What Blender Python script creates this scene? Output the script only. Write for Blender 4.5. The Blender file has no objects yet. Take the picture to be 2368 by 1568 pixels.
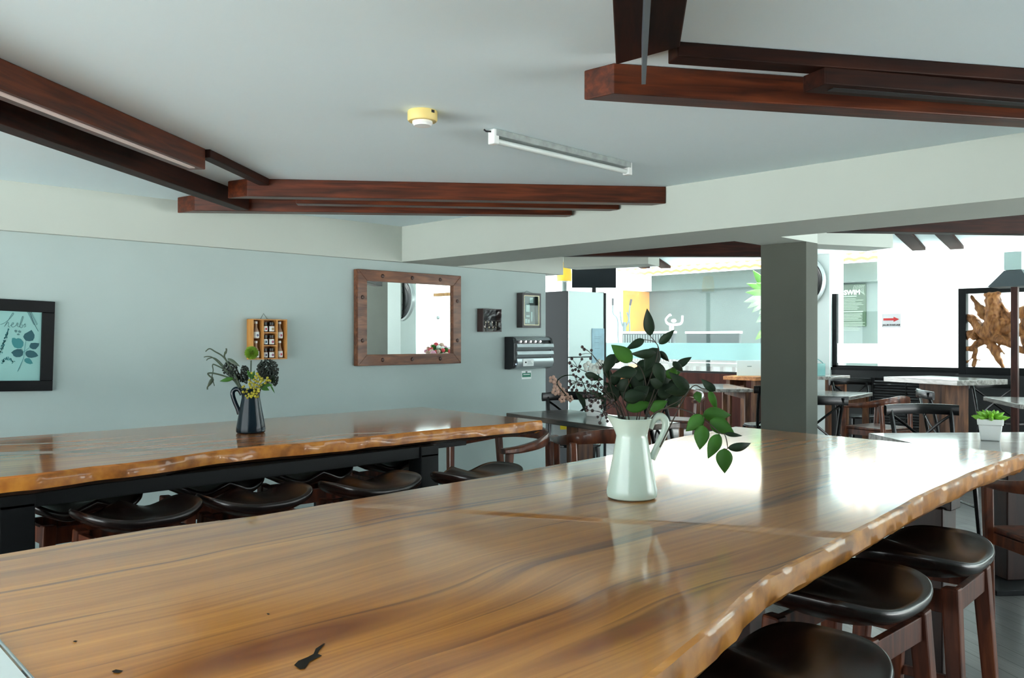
import bpy, math, random
from mathutils import Vector, Matrix, noise
random.seed(7)
PI = math.pi
scene = bpy.context.scene
COL = scene.collection
# ---------------------------------------------------------------- camera and picture geometry
F = 1970.0; CU, CV = 1184.0, 784.0; EYE = 1.35; K = math.sqrt(0.5)
def at(u, v, d):
    r = (u - CU) / F
    return Vector((K*d*(1 + r), K*d*(1 - r), EYE + d*(CV - v)/F))
def onz(u, v, z):
    return at(u, v, (z - EYE)*F/(CV - v))
def ony(u, v, y):
    return at(u, v, y/(K*(1 - (u - CU)/F)))
def onx(u, v, x):
    return at(u, v, x/(K*(1 + (u - CU)/F)))
def lin(c):
    c /= 255.0
    return c/12.92 if c <= 0.04045 else ((c + 0.055)/1.055)**2.4
def S(r, g, b):
    return (lin(r), lin(g), lin(b), 1.0)
# ---------------------------------------------------------------- materials
MATS = {}
def newmat(name):
    m = bpy.data.materials.new(name); m.use_nodes = True
    nt = m.node_tree
    return m, nt, nt.nodes['Principled BSDF']
def setp(b, **kw):
    for k, v in kw.items():
        b.inputs[k].default_value = v
def plain(name, col, rough=0.5, metal=0.0, coat=0.0, vary=0.0, scale=6.0, spec=0.5, bump=0.0, emit=None, estr=0.0):
    if name in MATS: return MATS[name]
    m, nt, b = newmat(name)
    setp(b, **{'Base Color': col, 'Roughness': rough, 'Metallic': metal, 'Coat Weight': coat, 'Coat Roughness': 0.08, 'Specular IOR Level': spec})
    if emit:
        setp(b, **{'Emission Color': emit, 'Emission Strength': estr})
    if vary or bump:
        tc = nt.nodes.new('ShaderNodeTexCoord'); n = nt.nodes.new('ShaderNodeTexNoise')
        n.inputs['Scale'].default_value = scale; n.inputs['Detail'].default_value = 6
        nt.links.new(tc.outputs['Object'], n.inputs['Vector'])
        if vary:
            r = nt.nodes.new('ShaderNodeValToRGB')
            r.color_ramp.elements[0].position = 0.3; r.color_ramp.elements[1].position = 0.7
            r.color_ramp.elements[0].color = tuple(c*(1 - vary) for c in col[:3]) + (1,)
            r.color_ramp.elements[1].color = tuple(min(1, c*(1 + vary*0.6)) for c in col[:3]) + (1,)
            nt.links.new(n.outputs['Fac'], r.inputs['Fac']); nt.links.new(r.outputs['Color'], b.inputs['Base Color'])
        if bump:
            bp = nt.nodes.new('ShaderNodeBump'); bp.inputs['Strength'].default_value = bump; bp.inputs['Distance'].default_value = 0.01
            nt.links.new(n.outputs['Fac'], bp.inputs['Height']); nt.links.new(bp.outputs['Normal'], b.inputs['Normal'])
    MATS[name] = m
    return m
def wood(name, dark, mid, light, scale=(2, 30, 30), rough=0.4, coat=0.0, crough=0.1, dist=0.6, spec=0.3):
    if name in MATS: return MATS[name]
    m, nt, b = newmat(name)
    tc = nt.nodes.new('ShaderNodeTexCoord'); mp = nt.nodes.new('ShaderNodeMapping')
    mp.inputs['Scale'].default_value = scale
    n = nt.nodes.new('ShaderNodeTexNoise'); n.inputs['Scale'].default_value = 1.0; n.inputs['Detail'].default_value = 7; n.inputs['Distortion'].default_value = dist
    r = nt.nodes.new('ShaderNodeValToRGB'); e = r.color_ramp.elements
    e[0].position = 0.3; e[0].color = dark; e[1].position = 0.72; e[1].color = light
    x = e.new(0.5); x.color = mid
    nt.links.new(tc.outputs['Object'], mp.inputs['Vector']); nt.links.new(mp.outputs['Vector'], n.inputs['Vector'])
    nt.links.new(n.outputs['Fac'], r.inputs['Fac']); nt.links.new(r.outputs['Color'], b.inputs['Base Color'])
    setp(b, **{'Roughness': rough, 'Coat Weight': coat, 'Coat Roughness': crough, 'Specular IOR Level': spec})
    MATS[name] = m
    return m
def slabwood(name, knots, tint=1.0, fig=0.85, soft=0.0):
    """varnished live-edge timber, grain along X, bent around knots given as (x, y, rx, ry)"""
    m, nt, b = newmat(name); N = nt.nodes; L = nt.links
    def math_(op, a, bb=None, c=None):
        n = N.new('ShaderNodeMath'); n.operation = op
        for i, q in enumerate((a, bb, c)):
            if q is None: continue
            if isinstance(q, (int, float)): n.inputs[i].default_value = q
            else: L.new(q, n.inputs[i])
        return n.outputs[0]
    tc = N.new('ShaderNodeTexCoord'); sp = N.new('ShaderNodeSeparateXYZ'); L.new(tc.outputs['Object'], sp.inputs[0])
    X, Y, Z = sp.outputs
    # gentle waviness of the grain
    wv = N.new('ShaderNodeTexNoise'); wv.inputs['Scale'].default_value = 1.1; wv.inputs['Detail'].default_value = 2
    L.new(tc.outputs['Object'], wv.inputs['Vector'])
    Yw = math_('ADD', Y, math_('MULTIPLY', math_('SUBTRACT', wv.outputs['Fac'], 0.5), 0.17))
    halo = None
    for (kx, ky, rx, ry) in knots:
        dx = math_('DIVIDE', math_('SUBTRACT', X, kx), rx); dy = math_('DIVIDE', math_('SUBTRACT', Y, ky), ry)
        d2 = math_('ADD', math_('MULTIPLY', dx, dx), math_('MULTIPLY', dy, dy))
        g = math_('POWER', 2.718, math_('MULTIPLY', d2, -1.0))
        rad = math_('MULTIPLY', math_('SQRT', math_('ADD', d2, 0.02)), ry)
        # inside the knot the grain follows rings round it, outside it runs straight
        Yw = math_('ADD', math_('MULTIPLY', Yw, math_('SUBTRACT', 1.0, g)), math_('MULTIPLY', math_('ADD', rad, ky), g))
        halo = g if halo is None else math_('MAXIMUM', halo, g)
    def grain(sx, sy, det, disto, off=0.0):
        cb = N.new('ShaderNodeCombineXYZ')
        L.new(math_('MULTIPLY_ADD', X, sx, off), cb.inputs[0]); L.new(math_('MULTIPLY', Yw, sy), cb.inputs[1]); L.new(math_('MULTIPLY', Z, 12.0), cb.inputs[2])
        n = N.new('ShaderNodeTexNoise'); n.inputs['Scale'].default_value = 1; n.inputs['Detail'].default_value = det; n.inputs['Distortion'].default_value = disto
        L.new(cb.outputs[0], n.inputs['Vector'])
        return n.outputs['Fac']
    g1 = grain(0.45, 9.0, 4, 0.5); g2 = grain(1.6, 60.0, 5, 0.3, 3.0); g3 = grain(0.6, 22.0, 3, 0.8, 9.0)
    r = N.new('ShaderNodeValToRGB'); e = r.color_ramp.elements
    tt = tint if isinstance(tint, tuple) else (tint,)*3
    def t(c): return tuple(min(1, q*k) for q, k in zip(c[:3], tt)) + (1,)
    e[0].position = 0.28 - soft; e[0].color = t(S(122, 68, 24)); e[1].position = 0.75 + soft; e[1].color = t(S(220, 158, 74))
    q = e.new(0.42); q.color = t(S(160, 99, 38)); q = e.new(0.58); q.color = t(S(190, 126, 54))
    L.new(math_('ADD', math_('MULTIPLY', g1, 0.62), math_('MULTIPLY', g2, 0.38)), r.inputs['Fac'])
    # dark figure lines
    s = N.new('ShaderNodeValToRGB'); e = s.color_ramp.elements
    e[0].position = 0.33; e[0].color = (0.30, 0.22, 0.17, 1); e[1].position = 0.42; e[1].color = (1, 1, 1, 1)
    L.new(g3, s.inputs['Fac'])
    mx = N.new('ShaderNodeMix'); mx.data_type = 'RGBA'; mx.blend_type = 'MULTIPLY'; mx.inputs[0].default_value = fig
    L.new(r.outputs['Color'], mx.inputs[6]); L.new(s.outputs['Color'], mx.inputs[7])
    out = mx.outputs[2]
    if halo is not None:
        hr = N.new('ShaderNodeValToRGB'); e = hr.color_ramp.elements
        e[0].position = 0.45; e[0].color = (1, 1, 1, 1); e[1].position = 0.93; e[1].color = (0.50, 0.36, 0.25, 1)
        L.new(halo, hr.inputs['Fac'])
        m2 = N.new('ShaderNodeMix'); m2.data_type = 'RGBA'; m2.blend_type = 'MULTIPLY'; m2.inputs[0].default_value = 1
        L.new(out, m2.inputs[6]); L.new(hr.outputs['Color'], m2.inputs[7]); out = m2.outputs[2]
    # low-x end of the plank is paler, and the live edge is mottled with bark remains
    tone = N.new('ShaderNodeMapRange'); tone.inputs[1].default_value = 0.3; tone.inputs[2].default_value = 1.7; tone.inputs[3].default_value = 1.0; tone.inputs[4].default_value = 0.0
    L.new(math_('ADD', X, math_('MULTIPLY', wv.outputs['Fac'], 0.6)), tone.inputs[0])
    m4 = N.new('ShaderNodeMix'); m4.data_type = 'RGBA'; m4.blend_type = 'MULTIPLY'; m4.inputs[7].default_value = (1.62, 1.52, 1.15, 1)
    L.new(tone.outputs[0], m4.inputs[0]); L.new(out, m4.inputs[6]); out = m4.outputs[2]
    ge = N.new('ShaderNodeNewGeometry'); sn = N.new('ShaderNodeSeparateXYZ'); L.new(ge.outputs['True Normal'], sn.inputs[0])
    side = math_('LESS_THAN', math_('ABSOLUTE', sn.outputs[2]), 0.75)
    bk = N.new('ShaderNodeTexNoise'); bk.inputs['Scale'].default_value = 14; bk.inputs['Detail'].default_value = 5; L.new(tc.outputs['Object'], bk.inputs['Vector'])
    br_ = N.new('ShaderNodeValToRGB'); e = br_.color_ramp.elements
    e[0].position = 0.30; e[0].color = S(70, 42, 22); e[1].position = 0.62; e[1].color = S(200, 136, 56); q = e.new(0.46); q.color = S(158, 98, 38)
    L.new(bk.outputs['Fac'], br_.inputs['Fac'])
    m5 = N.new('ShaderNodeMix'); m5.data_type = 'RGBA'; L.new(math_('MULTIPLY', side, 0.6), m5.inputs[0]); L.new(out, m5.inputs[6]); L.new(br_.outputs['Color'], m5.inputs[7]); out = m5.outputs[2]
    m6 = N.new('ShaderNodeMix'); m6.data_type = 'RGBA'; L.new(math_('LESS_THAN', sn.outputs[2], -0.75), m6.inputs[0]); L.new(out, m6.inputs[6]); m6.inputs[7].default_value = S(58, 38, 24); out = m6.outputs[2]   # underside painted dark to dim its reflection in the stool seats
    L.new(out, b.inputs['Base Color']); L.new(math_('MULTIPLY_ADD', side, -0.55, 1.0), b.inputs['Coat Weight'])
    bn = N.new('ShaderNodeTexNoise'); bn.inputs['Scale'].default_value = 5; bn.inputs['Detail'].default_value = 1
    L.new(tc.outputs['Object'], bn.inputs['Vector'])
    bp = N.new('ShaderNodeBump'); bp.inputs['Strength'].default_value = 0.006; bp.inputs['Distance'].default_value = 0.02
    L.new(bn.outputs['Fac'], bp.inputs['Height']); L.new(bp.outputs['Normal'], b.inputs['Coat Normal'])
    setp(b, **{'Roughness': 0.42, 'Coat Weight': 1.0, 'Coat Roughness': 0.095, 'Specular IOR Level': 0.2, 'Coat IOR': 1.47})
    MATS[name] = m
    return m
def glassmat(name, tint=(0.96, 1, 0.99, 1), rough=0.0, refl=1.0):
    m = bpy.data.materials.new(name); m.use_nodes = True; nt = m.node_tree; N = nt.nodes; L = nt.links
    N.remove(N['Principled BSDF'])
    tr = N.new('ShaderNodeBsdfTransparent'); tr.inputs[0].default_value = tint
    gl = N.new('ShaderNodeBsdfGlossy'); gl.inputs['Roughness'].default_value = rough
    fr = N.new('ShaderNodeFresnel'); ge = N.new('ShaderNodeNewGeometry'); ma = N.new('ShaderNodeMath'); ma.operation = 'MULTIPLY_ADD'
    ma.inputs[1].default_value = 1/1.35 - 1.35; ma.inputs[2].default_value = 1.35      # same reflectance from both faces of a thin pane
    L.new(ge.outputs['Backfacing'], ma.inputs[0]); L.new(ma.outputs[0], fr.inputs[0])
    mx = N.new('ShaderNodeMixShader'); L.new(fr.outputs[0], mx.inputs[0]); L.new(tr.outputs[0], mx.inputs[1]); L.new(gl.outputs[0], mx.inputs[2])
    L.new(mx.outputs[0], N['Material Output'].inputs[0]); MATS[name] = m
    return m
def frostmat(name, col, opacity):
    m = bpy.data.materials.new(name); m.use_nodes = True; nt = m.node_tree; N = nt.nodes; L = nt.links
    N.remove(N['Principled BSDF'])
    tr = N.new('ShaderNodeBsdfTransparent'); tl = N.new('ShaderNodeBsdfTranslucent'); df = N.new('ShaderNodeBsdfDiffuse')
    tl.inputs[0].default_value = col; df.inputs[0].default_value = col
    a = N.new('ShaderNodeMixShader'); a.inputs[0].default_value = 0.35; L.new(tl.outputs[0], a.inputs[1]); L.new(df.outputs[0], a.inputs[2])
    mx = N.new('ShaderNodeMixShader'); mx.inputs[0].default_value = opacity; L.new(tr.outputs[0], mx.inputs[1]); L.new(a.outputs[0], mx.inputs[2])
    L.new(mx.outputs[0], N['Material Output'].inputs[0]); MATS[name] = m
    return m
# ---------------------------------------------------------------- mesh builder
class MB:
    def __init__(s): s.v = []; s.f = []
    def add(s, vs, fs):
        o = len(s.v); s.v += [tuple(p) for p in vs]; s.f += [tuple(i + o for i in q) for q in fs]; return s
    def box(s, x0, y0, z0, x1, y1, z1):
        vs = [(x0,y0,z0),(x1,y0,z0),(x1,y1,z0),(x0,y1,z0),(x0,y0,z1),(x1,y0,z1),(x1,y1,z1),(x0,y1,z1)]
        return s.add(vs, [(0,3,2,1),(4,5,6,7),(0,1,5,4),(1,2,6,5),(2,3,7,6),(3,0,4,7)])
    def prism(s, poly, z0, z1, poly1=None):
        n = len(poly); p1 = poly1 or poly
        a = sum(poly[i][0]*poly[(i+1)%n][1] - poly[(i+1)%n][0]*poly[i][1] for i in range(n))
        if a < 0: poly = poly[::-1]; p1 = p1[::-1]
        vs = [(p[0],p[1],z0) for p in poly] + [(p[0],p[1],z1) for p in p1]
        return s.add(vs, [tuple(range(n-1,-1,-1)), tuple(range(n,2*n))] + [(i,(i+1)%n,n+(i+1)%n,n+i) for i in range(n)])
    def bar(s, p, q, w, h, w1=None, h1=None, up=(0,0,1)):
        p = Vector(p); q = Vector(q); d = (q - p).normalized(); up = Vector(up)
        if abs(d.dot(up)) > 0.98: up = Vector((0,1,0))
        a = d.cross(up).normalized(); b = a.cross(d).normalized(); w1 = w1 or w; h1 = h1 or h
        vs = []
        for c, ww, hh in ((p, w, h), (q, w1, h1)):
            for sa, sb in ((-1,-1),(1,-1),(1,1),(-1,1)): vs.append(c + a*sa*ww/2 + b*sb*hh/2)
        return s.add(vs, [(3,2,1,0),(4,5,6,7),(0,1,5,4),(1,2,6,5),(2,3,7,6),(3,0,4,7)])
    def tube(s, pts, r, n=8, sx=1.0, up=(0,0,1), cap=True):
        pts = [Vector(p) for p in pts]; m = len(pts)
        rr = r if isinstance(r, (list, tuple)) else [r]*m
        vs = []; prev = None
        for i, p in enumerate(pts):
            d = (pts[min(i+1, m-1)] - pts[max(i-1, 0)]); d = d.normalized() if d.length > 1e-9 else Vector((0,0,1))
            if prev is None:
                u = Vector(up); u = Vector((1,0,0)) if abs(d.dot(u)) > 0.95 else u
                a = d.cross(u).normalized()
            else:
                a = prev - d*prev.dot(d); a = a.normalized() if a.length > 1e-6 else d.orthogonal().normalized()
            prev = a; b = a.cross(d).normalized()
            for k in range(n):
                t = 2*PI*k/n; vs.append(p + a*math.cos(t)*rr[i]*sx + b*math.sin(t)*rr[i])
        fs = [(i*n+k, (i+1)*n+k, (i+1)*n+(k+1)%n, i*n+(k+1)%n) for i in range(m-1) for k in range(n)]
        if cap: fs += [tuple(range(n)), tuple(reversed(range((m-1)*n, m*n)))]
        return s.add(vs, fs)
    def lathe(s, prof, n=32, c=(0,0,0), axis='z', bend=None, cap=True):
        vs = []; fs = []; c = Vector(c); m = len(prof)
        for r, z in prof:
            for k in range(n):
                t = 2*PI*k/n; x, y = r*math.cos(t), r*math.sin(t); zz = z
                if bend: x, y, zz = bend(x, y, z, t)
                if axis == 'z': vs.append(c + Vector((x, y, zz)))
                elif axis == 'x': vs.append(c + Vector((zz, x, y)))
                else: vs.append(c + Vector((y, zz, x)))
        for i in range(m-1):
            for k in range(n): fs.append((i*n+k, i*n+(k+1)%n, (i+1)*n+(k+1)%n, (i+1)*n+k))
        if cap and prof[0][0] > 1e-6: fs.append(tuple(reversed(range(n))))
        if cap and prof[-1][0] > 1e-6: fs.append(tuple(range((m-1)*n, m*n)))
        return s.add(vs, fs)
    def ball(s, c, r, n=8, m=6, sc=(1,1,1)):
        prof = [(max(1e-4, r*math.sin(PI*i/m)), -r*math.cos(PI*i/m)) for i in range(m+1)]
        k = len(s.v); s.lathe(prof, n, (0,0,0))
        c = Vector(c); s.v[k:] = [tuple(c + Vector((x*sc[0], y*sc[1], z*sc[2]))) for x, y, z in s.v[k:]]
        return s
    def build(s, name, mat, parent=None, smooth=False, bevel=0.0, loc=None, seg=2, kind=None):
        me = bpy.data.meshes.new(name); me.from_pydata(s.v, [], s.f)
        if loc is not None: me.transform(Matrix.Translation(-Vector(loc)))
        me.validate(); me.update()
        if smooth:
            for p in me.polygons: p.use_smooth = True
            if smooth != 'all':
                try: me.set_sharp_from_angle(angle=math.radians(38))
                except Exception: pass
        me.materials.append(mat)
        o = bpy.data.objects.new(name, me); COL.objects.link(o)
        if parent is not None: o.parent = parent
        if loc is not None and parent is None: o.location = loc
        if bevel:
            md = o.modifiers.new('edge', 'BEVEL'); md.width = bevel; md.segments = seg; md.limit_method = 'ANGLE'; md.angle_limit = 0.6
        if kind: o['kind'] = kind
        return o
def tag(o, label=None, cat=None, group=None, kind=None):
    if label: o['label'] = label
    if cat: o['category'] = cat
    if group: o['group'] = group
    if kind: o['kind'] = kind
    return o
def thing(name, label, cat, loc=(0,0,0), rz=0.0, group=None):
    o = bpy.data.objects.new(name, None); COL.objects.link(o); o.empty_display_size = 0.1
    o.location = loc; o.rotation_euler = (0, 0, rz)
    return tag(o, label, cat, group)
def struct(name, mb, mat, label=None, **kw):
    o = mb.build(name, mat, **kw); o['kind'] = 'structure'
    if label: o['label'] = label
    return o
def kids(o): return [c for c in COL.objects if c.parent == o]
def copy_tree(o, parent=None):
    c = o.copy(); COL.objects.link(c)
    if parent is not None: c.parent = parent
    for ch in kids(o): copy_tree(ch, c)
    return c
def place(proto, used, loc, rz, label, group=None):
    o = proto if not used else copy_tree(proto)
    used.append(o); o.location = loc; o.rotation_euler = (0, 0, rz); o['label'] = label
    if group: o['group'] = group
    return o
def spline(pts, sub=6, closed=False):
    P = [Vector(p) for p in pts]; n = len(P); out = []
    for i in range(n if closed else n-1):
        if closed: a, b, c, d = P[(i-1)%n], P[i], P[(i+1)%n], P[(i+2)%n]
        else: a, b, c, d = P[max(i-1,0)], P[i], P[i+1], P[min(i+2,n-1)]
        for k in range(sub):
            t = k/sub
            out.append(0.5*((2*b) + (c-a)*t + (2*a-5*b+4*c-d)*t*t + (3*b-a-3*c+d)*t*t*t))
    if not closed: out.append(P[-1])
    return out
def text(name, body, size, mat, parent, loc, rot, align='CENTER', extrude=0.0005, bold=0.0):
    c = bpy.data.curves.new(name, 'FONT'); c.body = body; c.size = size; c.extrude = extrude; c.align_x = align; c.align_y = 'CENTER'; c.offset = bold
    c.materials.append(mat); o = bpy.data.objects.new(name, c); COL.objects.link(o)
    bpy.context.view_layer.update()
    me = bpy.data.meshes.new_from_object(o.evaluated_get(bpy.context.evaluated_depsgraph_get()))
    bpy.data.objects.remove(o); o = bpy.data.objects.new(name, me); COL.objects.link(o)
    o.parent = parent; o.location = loc; o.rotation_euler = rot
    return o
SKY, SUNE, EXPO = 1.4, 13.0, 1.95
# ---------------------------------------------------------------- palette
m_wall = plain('wall_paint', S(174, 189, 187), 0.75, vary=0.05, scale=1.3)
m_ceil = plain('ceiling_paint', S(226, 243, 248), 0.85, vary=0.03, scale=0.8)
m_beamw = plain('beam_paint', S(188, 195, 187), 0.8, vary=0.03, scale=1.5)
m_col = plain('column_paint', S(88, 91, 83), 0.8, vary=0.08, scale=2.5)
m_beam = wood('ceiling_beam_wood', S(42, 16, 8), S(74, 32, 15), S(100, 46, 22), (3, 40, 40), 0.4, 0.1, 0.2)
m_beamd = wood('dark_beam_wood', S(24, 11, 8), S(40, 18, 11), S(56, 26, 16), (3, 40, 40), 0.55, 0.0, 0.18, spec=.15)
m_black = plain('black_steel', S(10, 13, 15), 0.55, spec=.2, vary=0.1)
m_blk = plain('black_lacquer', S(10, 10, 11), 0.25, spec=.35)
m_stool = wood('stool_seat_wood', S(14, 9, 8), S(24, 13, 10), S(40, 20, 13), (4, 40, 20), 0.26, 0.0, 0.10, spec=.45)
m_leg = wood('stool_leg_wood', S(50, 23, 13), S(80, 38, 22), S(108, 56, 32), (30, 30, 3), 0.5, 0.0, spec=.2)
m_arm = wood('armchair_wood', S(56, 28, 18), S(90, 46, 28), S(122, 66, 40), (20, 20, 6), 0.35, 0.4)
m_dtab = wood('dark_table_wood', S(48, 40, 36), S(84, 70, 62), S(124, 106, 94), (3, 22, 22), 0.28, 0.5, 0.12)
m_ped = wood('pedestal_wood', S(58, 34, 22), S(92, 58, 38), S(120, 80, 52), (20, 20, 3), 0.5)
m_white = plain('white_paint', S(238, 240, 238), 0.6)
m_paper = plain('paper', S(232, 238, 236), 0.8)
m_chrome = plain('steel', S(196, 202, 204), 0.28, metal=0.9)
m_conc = plain('concrete', S(72, 84, 82), 0.85, vary=0.12, scale=1.4)
m_concd = plain('dark_stone', S(98, 108, 106), 0.85, vary=0.18, scale=2.0)
m_owhite = plain('outdoor_white_tile', S(238, 240, 238), 0.7, vary=0.03, scale=1.0)
m_red = plain('red_print', S(210, 50, 50), 0.6)
m_ink = plain('black_print', S(25, 25, 28), 0.7)
m_leaf = plain('leaf_dark_green', S(24, 42, 24), 0.6, spec=.25, vary=0.35, scale=14)
m_leafb = plain('leaf_bright_green', S(52, 98, 30), 0.6, spec=.25, vary=0.3, scale=16)
m_stem = plain('stem', S(52, 44, 34), 0.7)
m_berry = plain('dark_berry', S(46, 28, 28), 0.45, vary=0.3, scale=60)
m_glass = glassmat('window_glass')
m_cglass = glassmat('clear_plastic', (0.9, 0.95, 0.95, 1), 0.03)
m_frost = frostmat('frosted_film', (0.30, 0.43, 0.43, 1), 0.85)
m_frostw = frostmat('white_film', (0.94, 0.97, 0.97, 1), 0.85)
CEIL = EYE + 0.917; BB = EYE + 0.629; XW = 11.0; CE2 = EYE + 1.1275; WY = 5.6
# ---------------------------------------------------------------- floor: dark narrow planks
fm, nt, b = newmat('floor_planks')
N, L = nt.nodes, nt.links
tc = N.new('ShaderNodeTexCoord'); mp = N.new('ShaderNodeMapping'); mp.inputs['Rotation'].default_value = (0, 0, math.radians(-55.5))
br = N.new('ShaderNodeTexBrick'); br.inputs['Scale'].default_value = 1.0
for k_, v_ in (('Mortar Size', 0.0022), ('Brick Width', 2.2), ('Row Height', 0.10), ('Bias', 0.0)): br.inputs[k_].default_value = v_
br.inputs['Color1'].default_value = S(104, 104, 104); br.inputs['Color2'].default_value = S(136, 134, 132); br.inputs['Mortar'].default_value = S(36, 34, 33)
L.new(tc.outputs['Object'], mp.inputs['Vector']); L.new(mp.outputs['Vector'], br.inputs['Vector'])
mp2 = N.new('ShaderNodeMapping'); mp2.inputs['Scale'].default_value = (4, 70, 1); L.new(mp.outputs['Vector'], mp2.inputs['Vector'])
n1 = N.new('ShaderNodeTexNoise'); n1.inputs['Scale'].default_value = 1; n1.inputs['Detail'].default_value = 5; L.new(mp2.outputs['Vector'], n1.inputs['Vector'])
mx = N.new('ShaderNodeMix'); mx.data_type = 'RGBA'; mx.blend_type = 'MULTIPLY'; mx.inputs[0].default_value = 0.7
L.new(br.outputs['Color'], mx.inputs[6]); L.new(n1.outputs['Fac'], mx.inputs[7]); L.new(mx.outputs[2], b.inputs['Base Color'])
setp(b, **{'Roughness': 0.33})
struct('floor', MB().box(-4, -4, -0.12, XW + 0.15, 13, 0), fm)
struct('ground', MB().box(-30, -30, -0.3, 40, 40, -0.12), plain('pale_paving', S(240, 238, 234), 0.9, vary=0.08, scale=0.6))
# ---------------------------------------------------------------- shell
struct('wall_left', MB().box(-4, WY, 0, 6.06, WY + 0.15, CE2), m_wall)
struct('wall_foot_left', MB().box(-4, WY - 0.015, 0, 6.06, WY, 0.09), plain('dark_foot_strip', S(50, 48, 46), 0.6))  # dark strip along the foot of the left wall
struct('wall_back_blocker', MB().box(-4.15, -4.15, 0, -4.0, -1.0, CE2), m_wall)  # unseen, put in to cut the light from behind
struct('wall_right_blocker', MB().box(-4, -4.15, 0, 4.4, -4, CE2), m_wall)  # unseen, added and lengthened to cut light from the open side
struct('ceiling', MB().box(-4, -4, CEIL, 4.6, WY, CEIL + 0.3), m_ceil)
struct('ceiling_dining', MB().box(4.6, -4, CE2, XW, 14, CE2 + 0.2), m_ceil)
struct('trim_1', MB().box(-4, WY - 0.05, BB, 4.28, WY, CEIL), m_beamw, label='shallow white bulkhead along the top of the left wall')
struct('trim_2', MB().box(4.88, WY - 0.05, BB, 6.26, WY + 0.2, CE2), m_beamw, label='white bulkhead past the big beam, over the wall end')
struct('beam_main', MB().box(4.28, -4, BB, 4.88, WY, CE2), m_beamw, label='wide white plastered ceiling beam carried by the grey column')
struct('column', MB().box(5.22, 2.54, 0, 5.38, 2.86, BB), m_col, label='slim grey painted column under the white beam')
struct('trim_3', MB().box(4.88, 2.54, BB, 5.38, 2.86, CE2), m_beamw, label='white haunch between the white beam and the column')
def slabprism(pts, w, z0, z1):
    a, b_ = Vector(pts[0][:2]), Vector(pts[1][:2]); d = (b_ - a).normalized(); n = Vector((-d.y, d.x))
    if n.dot(a) < 0: n = -n
    return MB().prism([tuple(a), tuple(b_), tuple(b_ + n*w), tuple(a + n*w)], z0, z1)
a_, b_ = onz(1740, 557, EYE + .88), onz(2065, 573, EYE + .88)
struct('trim_4', slabprism((a_, b_), 0.35, EYE + .88, CE2), m_beamw, label='white boxed bulkhead hanging right of the column')
a_, b_ = onz(1303, 619, EYE + .70), onz(1499, 610, EYE + .70)
struct('trim_5', slabprism((a_, b_), 0.30, EYE + .70, CE2), m_beamw, label='white boxed bulkhead hanging above the television')
# window wall
SILL = EYE - 0.407
m_sillw = plain('dark_sill_wall', S(34, 36, 38), 0.6, vary=0.1)
struct('wall_far', MB().box(XW, -4, 0, XW + 0.15, 5.0, SILL), m_sillw)
struct('wall_far_left', MB().box(XW, 5.0, 0, XW + 0.15, 12.5, 0.84), wood('red_board', S(40, 17, 13), S(60, 27, 20), S(76, 36, 27), (4, 9, 1), 0.7, spec=.15))
struct('trim_6', MB().box(XW - 0.06, 5.0, 0, XW + 0.16, 5.62, CE2), plain('pilaster_paint', S(196, 206, 204), 0.8), label='pale pilaster between the two window bays')
struct('trim_7', MB().box(XW - 0.02, -4, SILL, XW + 0.17, 5.0, SILL + 0.035), m_black, label='black window sill under the right window')
def window(name, y0, y1, z0, frames):
    f = MB()
    for (a, c, e, g) in frames: f.box(XW + 0.02, a, e, XW + 0.08, c, g)
    fo = struct(name, f, m_black)
    MB().box(XW + 0.045, y0, z0, XW + 0.053, y1, CE2).build('pane', m_glass, fo)
    MB().box(XW + 0.040, y0, 1.035, XW + 0.044, y1, 1.29).build('frosted_band', m_frost if y0 > 5 else m_frostw, fo)
    return fo
window('window_1', 5.62, 12.4, 0.85, [(5.62, 12.4, 0.84, 0.87)])
window('window_2', -4.0, 5.0, SILL + 0.035, [(4.94, 5.0, SILL, 1.95), (-4, 5, SILL + .03, SILL + .06)])
# flat brown ceiling slats over the window edge
m_slat = plain('slat_brown', S(40, 18, 14), 0.85, spec=.1)
for (u0, v0, u1, v1, lab) in ((2100, 546, 2125, 572, 'left one of two brown slats on the ceiling edge above the bright window'),
                              (2187, 541, 2213, 569, 'right one of two brown slats on the ceiling edge above the bright window'),
                              (1512, 597, 1540, 615, 'longer brown slat on the ceiling edge left of the column'),
                              (1482, 608, 1492, 615, 'short brown slat end on the ceiling edge above the television')):
    p, q = onz(u0, v0, CE2), onz(u1, v1, CE2); d = (q - p).normalized()
    s = MB().bar(p - d*0.6 - Vector((0, 0, .02)), q - Vector((0, 0, .02)), 0.15, 0.04)
    tag(s.build('ceiling_batten', m_slat, bevel=0.003), lab, 'slat', 'brown slats at the ceiling edge', 'thing')
# ---------------------------------------------------------------- wooden ceiling beams (pinwheel)
HB = EYE + 0.815
def fr(d, r):    # depth / sideways -> floor plan
    return Vector((K*(d + r), K*(d - r)))
def beam(label, pts, z0, z1, mat=None, extra=None, bev=0.004, off=True):
    e = MB().prism([tuple(p) for p in pts], z0, z1 if z1 not in (CEIL, CE2) else z1 - 0.001)
    o = e.build('ceiling_beam', mat or m_beam, bevel=bev)
    # grain runs along the beam: the object's own x axis follows it
    p0 = Vector(pts[0]); d = (Vector(pts[1]) - p0).normalized(); ang = math.atan2(d.y, d.x)
    M = Matrix.Translation((p0.x, p0.y, z0)) @ Matrix.Rotation(ang, 4, 'Z')
    o.data.transform(M.inverted()); o.matrix_world = M
    tag(o, label, 'beam', 'dark wood ceiling beams', 'thing')
    return o
def n2(v): return (v.x, v.y)
def offs(p, q, w):  # push a line away from the camera
    d = (Vector(q) - Vector(p)).normalized(); n = Vector((-d.y, d.x))
    if n.dot(Vector((K, K))) < 0: n = -n
    return n*w
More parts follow.
